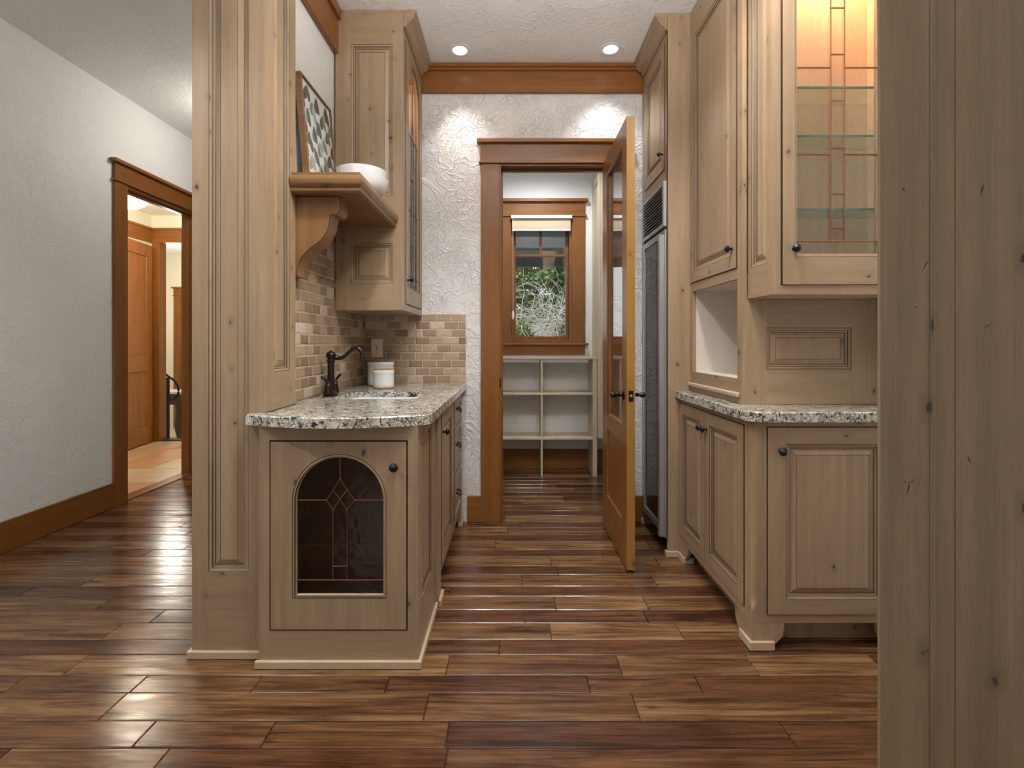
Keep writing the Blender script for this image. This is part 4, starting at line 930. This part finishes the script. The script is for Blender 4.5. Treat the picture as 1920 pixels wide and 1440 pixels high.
# ------------------------------------------------------------------ recessed lights
def can(x, y, label, grp='recessed ceiling lights'):
    t = thing('recessed_light', (x, y, CH-.004), label, 'light', grp)
    m = MB(); R = [(.050, CH-.0035), (.068, CH-.0035), (.070, CH-.0005), (.052, CH-.0005)]
    rowsv = [[(x+r*math.cos(2*PI*k/32), y+r*math.sin(2*PI*k/32), z) for k in range(32)] for r, z in R]
    for p, q2 in zip(rowsv, rowsv[1:]+rowsv[:1]): m.strip(p, q2)
    obj('trim_ring', m, white, t, True)
    m = MB(); R = [(.0505, CH-.002), (.047, CH+.03), (.038, CH+.05)]
    rowsv = [[(x+r*math.cos(2*PI*k/32), y+r*math.sin(2*PI*k/32), z) for k in range(32)] for r, z in R]
    for p, q2 in zip(rowsv, rowsv[1:]): m.strip(p, q2)
    obj('reflector', m, simple('reflector', (.75, .75, .78), .25, .4), t, True)
    m = MB(); m.lathe([(.038, CH+.05), (.030, CH+.040), (.001, CH+.034)], (x, y, 0), 'z', 24); obj('lamp', m, bulb, t, True)
t = thing('added_pendant', (.20, 1.02, 2.34), 'added bronze bowl pendant for the ceiling fill light, out of view', 'light')  # made-up pendant body around the upward fill lamp
m = MB(); m.lathe([(.001, 2.34), (.10, 2.348), (.18, 2.372), (.215, 2.41), (.21, 2.412), (.175, 2.380), (.001, 2.36)], (.20, 1.02, 0), 'z', 28); obj('bowl', m, bronze, t, True)
m = MB(); m.tube([(.20, 1.02, 2.355), (.20, 1.02, 3.05)], .006, 8); m.lathe([(.001, 3.03), (.05, 3.035), (.06, 3.0595), (.001, 3.0595)], (.20, 1.02, 0), 'z', 20); obj('stem', m, bronze, t, True)
can(*CAN[0], 'left of the two round white recessed lights in front of the pantry wall')
can(*CAN[1], 'right of the two round white recessed lights in front of the pantry wall')
can(.25, 3.95, 'round white recessed light in the ceiling inside the pantry')
for i, (x, y) in enumerate(CAN_OFF):
    can(x, y, 'white recessed light out of view, %s' % ('over the sink end', 'over the right base cabinet', 'added behind the photographer', 'added in the near part of the hall', 'added at the back of the hall')[i])

# ------------------------------------------------------------------ entry beyond the left doorway
def terra():
    t = NT('clay_tile'); g_, v = t.coords((1, 1, 1)); oi = t.n('ShaderNodeObjectInfo')
    b = t.ramp(oi.outputs['Random'], [(0, (.50, .27, .13)), (.4, (.60, .36, .20)), (.75, (.62, .44, .28)), (1, (.60, .54, .42))]); n = t.noise(g_, 6, 4, .6, .5)
    t.col(t.mix(t.ramp(n, [(.35, .45), (.65, 0)]), b, t.mix(1.0, b, (.75, .62, .5), 'MULTIPLY'))); t.p(Roughness=.35); return t.m
clay = terra()
m = MB(); m.box(-6.2, 3.0, -.10, -3.051, 6.13, -.012, b=0); fe = struct('floor_entry', m, grout, 'clay tile floor of the entry beyond the left doorway', 'floor')
fo2 = Vector(fe.location); xs = [-3.06-.43*k for k in range(6)]; ys = [3.35+.46*k for k in range(7)]
for k, (x1, x0) in enumerate(zip(xs, xs[1:])):
    for j, (y0_, y1_) in enumerate(zip(ys, ys[1:])):
        y1_ = min(y1_, 6.12)
        m = MB(); m.box(-(x1-x0)/2+.004, -(y1_-y0_)/2+.004, -.0115, (x1-x0)/2-.004, (y1_-y0_)/2-.004, 0, b=.003)
        o = bpy.data.objects.new('clay_tile', mesh('clay_tile', m, clay, Vector((0, 0, 0)))); C.objects.link(o); o.parent = fe; o.location = Vector(((x0+x1)/2, (y0_+y1_)/2, 0))-fo2
m = MB(); m.box(-3.058, 3.745, -.011, -2.94, 4.535, .004, b=.002); struct('trim_5', m, fir_v, 'brown wooden threshold in the left doorway', 'trim')
m = MB(); m.box(-4.52, 3.0, 0, -4.42, 6.05, 2.77, b=0); m.box(-4.52, 6.05, 0, -4.315, 6.15, 2.77, b=0); m.box(-4.315, 6.05, 2.43, -3.45, 6.15, 2.77, b=0); m.box(-3.45, 6.05, 0, -3.051, 6.15, 2.77, b=0); m.box(-4.42, 2.9, 0, -3.051, 3.0, 2.77, b=0)
struct('wall_entry', m, cream, 'cream plaster walls of the entry beyond the left doorway')
m = MB(); m.box(-4.52, 2.9, 2.77, -3.051, 6.15, 2.85, b=0); struct('ceiling_entry', m, st_ceil, 'ceiling of the entry', 'ceiling')
r = thing('trim_6', (-3.9, 6.03, 2.43), 'brown wooden head band and casing around the doorway in the entry', 'trim', kind='structure')
m = MB(); m.box(-4.398, 6.026, 2.43, -3.052, 6.049, 2.585); m.box(-4.398, 6.01, 2.585, -3.052, 6.049, 2.61); obj('head_band', m, fir_h, r)
m = MB(); m.box(-4.419, 3.002, 2.43, -4.399, 6.048, 2.585); m.box(-4.419, 3.002, 2.585, -4.380, 6.048, 2.61); obj('head_band', m, fir_h, r)
m = MB(); m.box(-4.40, 6.028, .001, -4.315, 6.049, 2.43); m.box(-4.325, 6.03, .001, -4.311, 6.15, 2.43); obj('side_casing', m, fir_v, r)
# open entry door
d2 = thing('door_2', (-4.30, 5.7, 0), 'orange knotty alder two-panel door standing open in the entry', 'door', kind='structure')
a_ = Vector((-4.37, 6.00, 0)); b_ = Vector((-4.245, 5.20, 0)); du = (a_-b_).normalized(); f = Fr(b_, du, (0, 0, 1), (du.y, -du.x, 0)); Lw = (a_-b_).length
m = MB(); m.slab(f, (0, .012, Lw, 2.38), -.044, 0, [((.12, .22, Lw-.12, .87), 'flat'), ((.12, 1.06, Lw-.12, 2.24), 'flat')]); obj('slab', m, [amber_v, amber_v, glz], d2)
# lower level seen through the entry opening
m = MB(); m.box(-7.6, 6.15, -.42, -3.0, 8.95, -.32, b=0); struct('floor_lower', m, simple('pale_tile', (.62, .56, .46), .4), 'pale floor of the lower level beyond the entry', 'floor')
m = MB(); m.box(-7.6, 8.85, -.32, -3.0, 8.95, 2.8, b=0); m.box(-3.0, 6.15, -.32, -2.93, 8.85, 2.8, b=0); m.box(-7.7, 6.15, -.32, -7.6, 8.95, 2.8, b=0); struct('wall_lower', m, cream, 'cream wall of the lower level')
m = MB(); m.box(-7.6, 6.15, 2.8, -3.0, 8.95, 2.9, b=0); struct('ceiling_lower', m, st_ceil, 'ceiling of the lower level', 'ceiling')
m = MB(); m.box(-7.6, 6.05, -.32, -4.521, 6.149, 2.8, b=0); struct('wall_lower_near', m, cream, 'near wall of the lower level')
casing(front(8.85), -5.93, -5.0, 2.05, 'trim_7', 'brown craftsman casing on the far wall beyond the stair rail', .13, jamb=0, v0=-.32)
m = MB(); m.box(-5.925, 8.82, -.319, -5.005, 8.849, 2.045); struct('door_3', m, fir_v, 'brown wooden door on the far wall beyond the stair rail', 'door')
m = MB(); m.box(-4.31, 6.06, .001, -3.46, 6.18, .012, b=.003); struct('trim_8', m, black, 'black edge strip at the top of the steps in the entry', 'trim')
m = MB(); m.box(-4.31, 6.1505, -.32, -3.46, 6.18, 0, b=0); m.box(-4.31, 6.18, -.319, -3.46, 6.46, -.16, b=.004); tag(obj('step', m, clay), 'clay tiled step down beyond the entry opening', 'step')
t = thing('stair_railing', (-4.36, 6.5, -.16), 'black iron stair railing ending in a scroll beyond the entry door', 'railing')
m = MB(); m.box(-4.45, 6.30, -.159, -4.425, 6.325, .78, b=0)
yq = 6.31
PX = lambda px, py, D: ((px-960)*D/925, D, 1.2-(py-644)*D/925)
pts = [PX(270, 676, yq), PX(300, 694, yq), PX(316, 706, yq), PX(327, 714, yq), PX(334, 726, yq), PX(334, 738, yq), PX(327, 747, yq), PX(320, 750, yq), PX(317, 745, yq)]
q3 = smooth(pts, 4); m = MB(); m.tube(q3, .014, 8); obj('handrail', m, iron, t, True)
xp = PX(315, 700, yq)[0]
m = MB(); m.box(xp-.016, yq-.012, -.159, xp+.016, yq+.012, 1.2-(708-644)*yq/925, b=.001); m.box(xp-.5, yq-.006, -.159, xp-.488, yq+.006, .92, b=0); obj('post', m, iron, t)
t = thing('console_table', (-5.0, 7.6, -.32), 'dark wooden console table with a pale stone top on the lower level', 'table')
m = MB(); m.box(-5.75, 7.45, .435, -4.985, 7.85, .47, b=.004); obj('top', m, simple('pale_stone', (.62, .62, .64), .3), t)
m = MB(); m.box(-5.70, 7.48, .27, -5.03, 7.82, .4345); obj('apron', m, darkwood, t)
for x in (-5.66, -5.08):
    for y in (7.53, 7.77):
        m = MB(); m.lathe([(.03, -.319), (.045, -.29), (.03, -.24), (.055, -.12), (.06, 0), (.035, .12), (.05, .20), (.05, .2695)], (x, y, 0), 'z', 14); obj('leg', m, darkwood, t, True)
# dome light
t = thing('ceiling_light', (-3.80, 4.9, 2.54), 'glowing white glass dome light on the entry ceiling', 'light')
m = MB(); m.lathe([(.001, 2.535), (.06, 2.543), (.12, 2.575), (.16, 2.63), (.175, 2.69), (.17, 2.70)], (-3.80, 4.9, 0), 'z', 28); gl_ = obj('glass_bowl', m, dome, t, True)
m = MB(); m.lathe([(.178, 2.700), (.18, 2.712), (.12, 2.74), (.10, 2.769), (.001, 2.769)], (-3.80, 4.9, 0), 'z', 28); obj('canopy', m, bronze, t, True)
t = thing('ceiling_light', (-2.15, 3.95, 2.90), 'flush white glass ceiling light of the hall behind the alder column', 'light')
m = MB(); m.lathe([(.001, 2.92), (.08, 2.93), (.13, 2.96), (.15, 3.0)], (-2.15, 3.95, 0), 'z', 24); obj('glass_bowl', m, dome, t, True)
m = MB(); m.lathe([(.155, 3.0), (.155, 3.01), (.08, 3.04), (.07, 3.0595), (.001, 3.0595)], (-2.15, 3.95, 0), 'z', 24); obj('canopy', m, bronze, t, True)

# ------------------------------------------------------------------ outside
gm = NT('lawn'); g_, v = gm.coords((1, 1, 1), False); gm.col(gm.ramp(gm.noise(g_, 6, 4), [(.3, (.05, .09, .02)), (.7, (.12, .17, .05))])); gm.p(Roughness=.9)
m = MB(); m.box(-25, 9.3, -.6, 25, 45, -.5, b=0); tag(obj('ground', m, gm.m), 'green ground outside the pantry window', 'ground', kind='structure')
siding = wood('porch_boards', (.20, .225, .25), (.15, .17, .19), True, 0, .6, .3)
por = thing('porch_ceiling', (1, 7, 2.75), 'grey-blue board porch ceiling with a beam outside the pantry window', 'porch ceiling', kind='structure')
for k in range(24):
    m = MB(); y = 4.92+k*.17; m.box(-3.0, y, 2.75, 6, y+.163, 2.77, b=.003); obj('board', m, siding, por)
m = MB(); m.box(-2.8, 8.96, 2.60, 6, 9.06, 2.80); obj('beam', m, simple('beam_paint', (.085, .095, .10), .6), por)
m = MB(); m.box(-2.8, 4.88, -.10, 6, 9.3, -.02, b=0); tag(obj('porch_floor', m, simple('concrete', (.35, .34, .32), .8)), 'grey porch floor outside the pantry window', 'porch', kind='structure')
bark = simple('bark', (.09, .065, .045), .9)
def foliage_mat(name, a, b):
    t = NT(name); g_, v = t.coords((1, 1, 1), False); t.col(t.ramp(t.noise(g_, 2.2, 4, .7), [(.3, a), (.7, b)])); t.p(Roughness=.7); return t.m
fm = [foliage_mat('conifer_dark', (.035, .085, .030), (.13, .24, .07)), foliage_mat('conifer_mid', (.06, .11, .03), (.19, .27, .07)), foliage_mat('conifer_yellow', (.10, .14, .03), (.30, .34, .08))]
def conifer(x, y, h, rad, mi, label, n=2600, seed_=0):
    R = random.Random(seed_); t = thing('conifer', (x, y, -.5), label, 'tree', 'evergreens outside the pantry window')
    m = MB(); m.tube([(x, y, -.5), (x+.05, y, h*.5), (x, y, h-.4)], [.16, .10, .02], 8); obj('trunk', m, bark, t)
    m = MB()
    for k in range(90):
        zz = R.uniform(-.1, h-.3); rr = rad*(1-(zz+.5)/(h+.8))**.75*R.uniform(.7, 1.1); a = R.uniform(0, 2*PI); dx, dy = math.cos(a), math.sin(a)
        for j in range(n//90):
            s_ = R.random()**.6; wv = .22*s_+.08
            c = Vector((x+dx*rr*s_+R.gauss(0, wv), y+dy*rr*s_+R.gauss(0, wv), zz-.28*rr*s_*s_+R.gauss(0, .10)))
            d = Vector((dx+R.gauss(0, .6), dy+R.gauss(0, .6), -.5+R.gauss(0, .35))).normalized()*R.uniform(.12, .24); sd = d.cross(Vector((R.gauss(0, 1), R.gauss(0, 1), R.gauss(0, 1)))).normalized()*R.uniform(.03, .065)
            m.face([c-sd*.5, c+d*.5-sd, c+d, c+d*.5+sd, c+sd*.5], 0)
    me = bpy.data.meshes.new('foliage'); o_ = Vector(t.location); me.from_pydata([tuple(p-o_) for p in m.v], [], m.f); me.materials.append(fm[mi]); o = bpy.data.objects.new('foliage', me); C.objects.link(o); o.parent = t; o['kind'] = 'stuff'
conifer(1.95, 16.2, 7.5, 1.7, 0, 'dark evergreen tree at the right of the pantry window view', 14000, 1)
conifer(-.1, 19.8, 7.5, 1.7, 2, 'yellowish evergreen at the left of the pantry window view', 12000, 2)
conifer(3.6, 21.0, 8.0, 1.9, 1, 'mid green evergreen behind the dark one outside the pantry window', 7000, 3)
conifer(1.3, 25.5, 9.5, 2.9, 1, 'distant evergreen in the middle of the pantry window view', 20000, 4)
conifer(6.4, 16.0, 7.0, 1.8, 1, 'evergreen far to the right outside, behind the pantry cabinet', 4000, 5)
# bare shrub
R = random.Random(11); t = thing('bare_shrub', (.75, 11.6, -.5), 'tangle of pale bare twigs in front of the evergreens', 'shrub')
m = MB()
def twig(p, d, L_, r, lvl):
    pts = [p]; q = p
    for k in range(5): d = (d+Vector((R.gauss(0, .22), R.gauss(0, .22), R.gauss(0, .16)-.05*lvl))).normalized(); q = q+d*L_/5; pts.append(q)
    m.tube(pts, [r*(1-.14*i) for i in range(6)], 3, 0, False)
    if lvl < 3:
        for k in range((7, 5, 4)[lvl]):
            b = pts[R.randrange(1, 6)]; twig(b, (d*.6+Vector((R.gauss(0, .8), R.gauss(0, .5), R.gauss(.1, .5)))).normalized(), L_*R.uniform(.5, .75), r*.55, lvl+1)
for k in range(24): a = R.uniform(0, 2*PI); twig(Vector((.75, 11.6, -.5)), Vector((math.cos(a)*.55, math.sin(a)*.3, 1)).normalized(), 2.0, .026, 0)
o = obj('twigs', m, simple('pale_bark', (.62, .57, .52), .8), t); o['kind'] = 'stuff'
def bush(x, y, r, h, label, seed_, mi):
    R = random.Random(seed_); m = MB()
    for k in range(4200):
        a = R.uniform(0, 2*PI); e = R.random(); rr = r*math.sqrt(1-e*e)*R.uniform(.85, 1.05); c = Vector((x+rr*math.cos(a), y+rr*math.sin(a), -.5+h*e*R.uniform(.9, 1.05)))
        d = Vector((R.gauss(0, 1), R.gauss(0, 1), R.gauss(.4, 1))).normalized()*.06; sd = d.cross(Vector((R.gauss(0, 1), 1, R.gauss(0, 1)))).normalized()*.02
        m.face([c, c+d*.5-sd, c+d, c+d*.5+sd], 0)
    me = bpy.data.meshes.new('leaves'); t = thing('bush', (x, y, -.5), label, 'bush', 'low bushes outside the pantry window'); me.from_pydata([tuple(p-Vector(t.location)) for p in m.v], [], m.f)
    me.materials.append(fm[mi]); o = bpy.data.objects.new('leaves', me); C.objects.link(o); o.parent = t; o['kind'] = 'stuff'
    mm = MB(); mm.lathe([(r*.75, -.5), (r*.8, -.5+h*.3), (r*.6, -.5+h*.6), (r*.2, -.5+h*.78), (.01, -.5+h*.8)], (x, y, 0), 'z', 12); obj('inner_mass', mm, bark, t)
bush(.18, 9.95, .48, 2.08, 'low leafy green bush at the left foot of the bare shrub', 21, 2)
bush(1.16, 9.95, .45, 2.10, 'low leafy green bush at the right foot of the bare shrub', 22, 1)
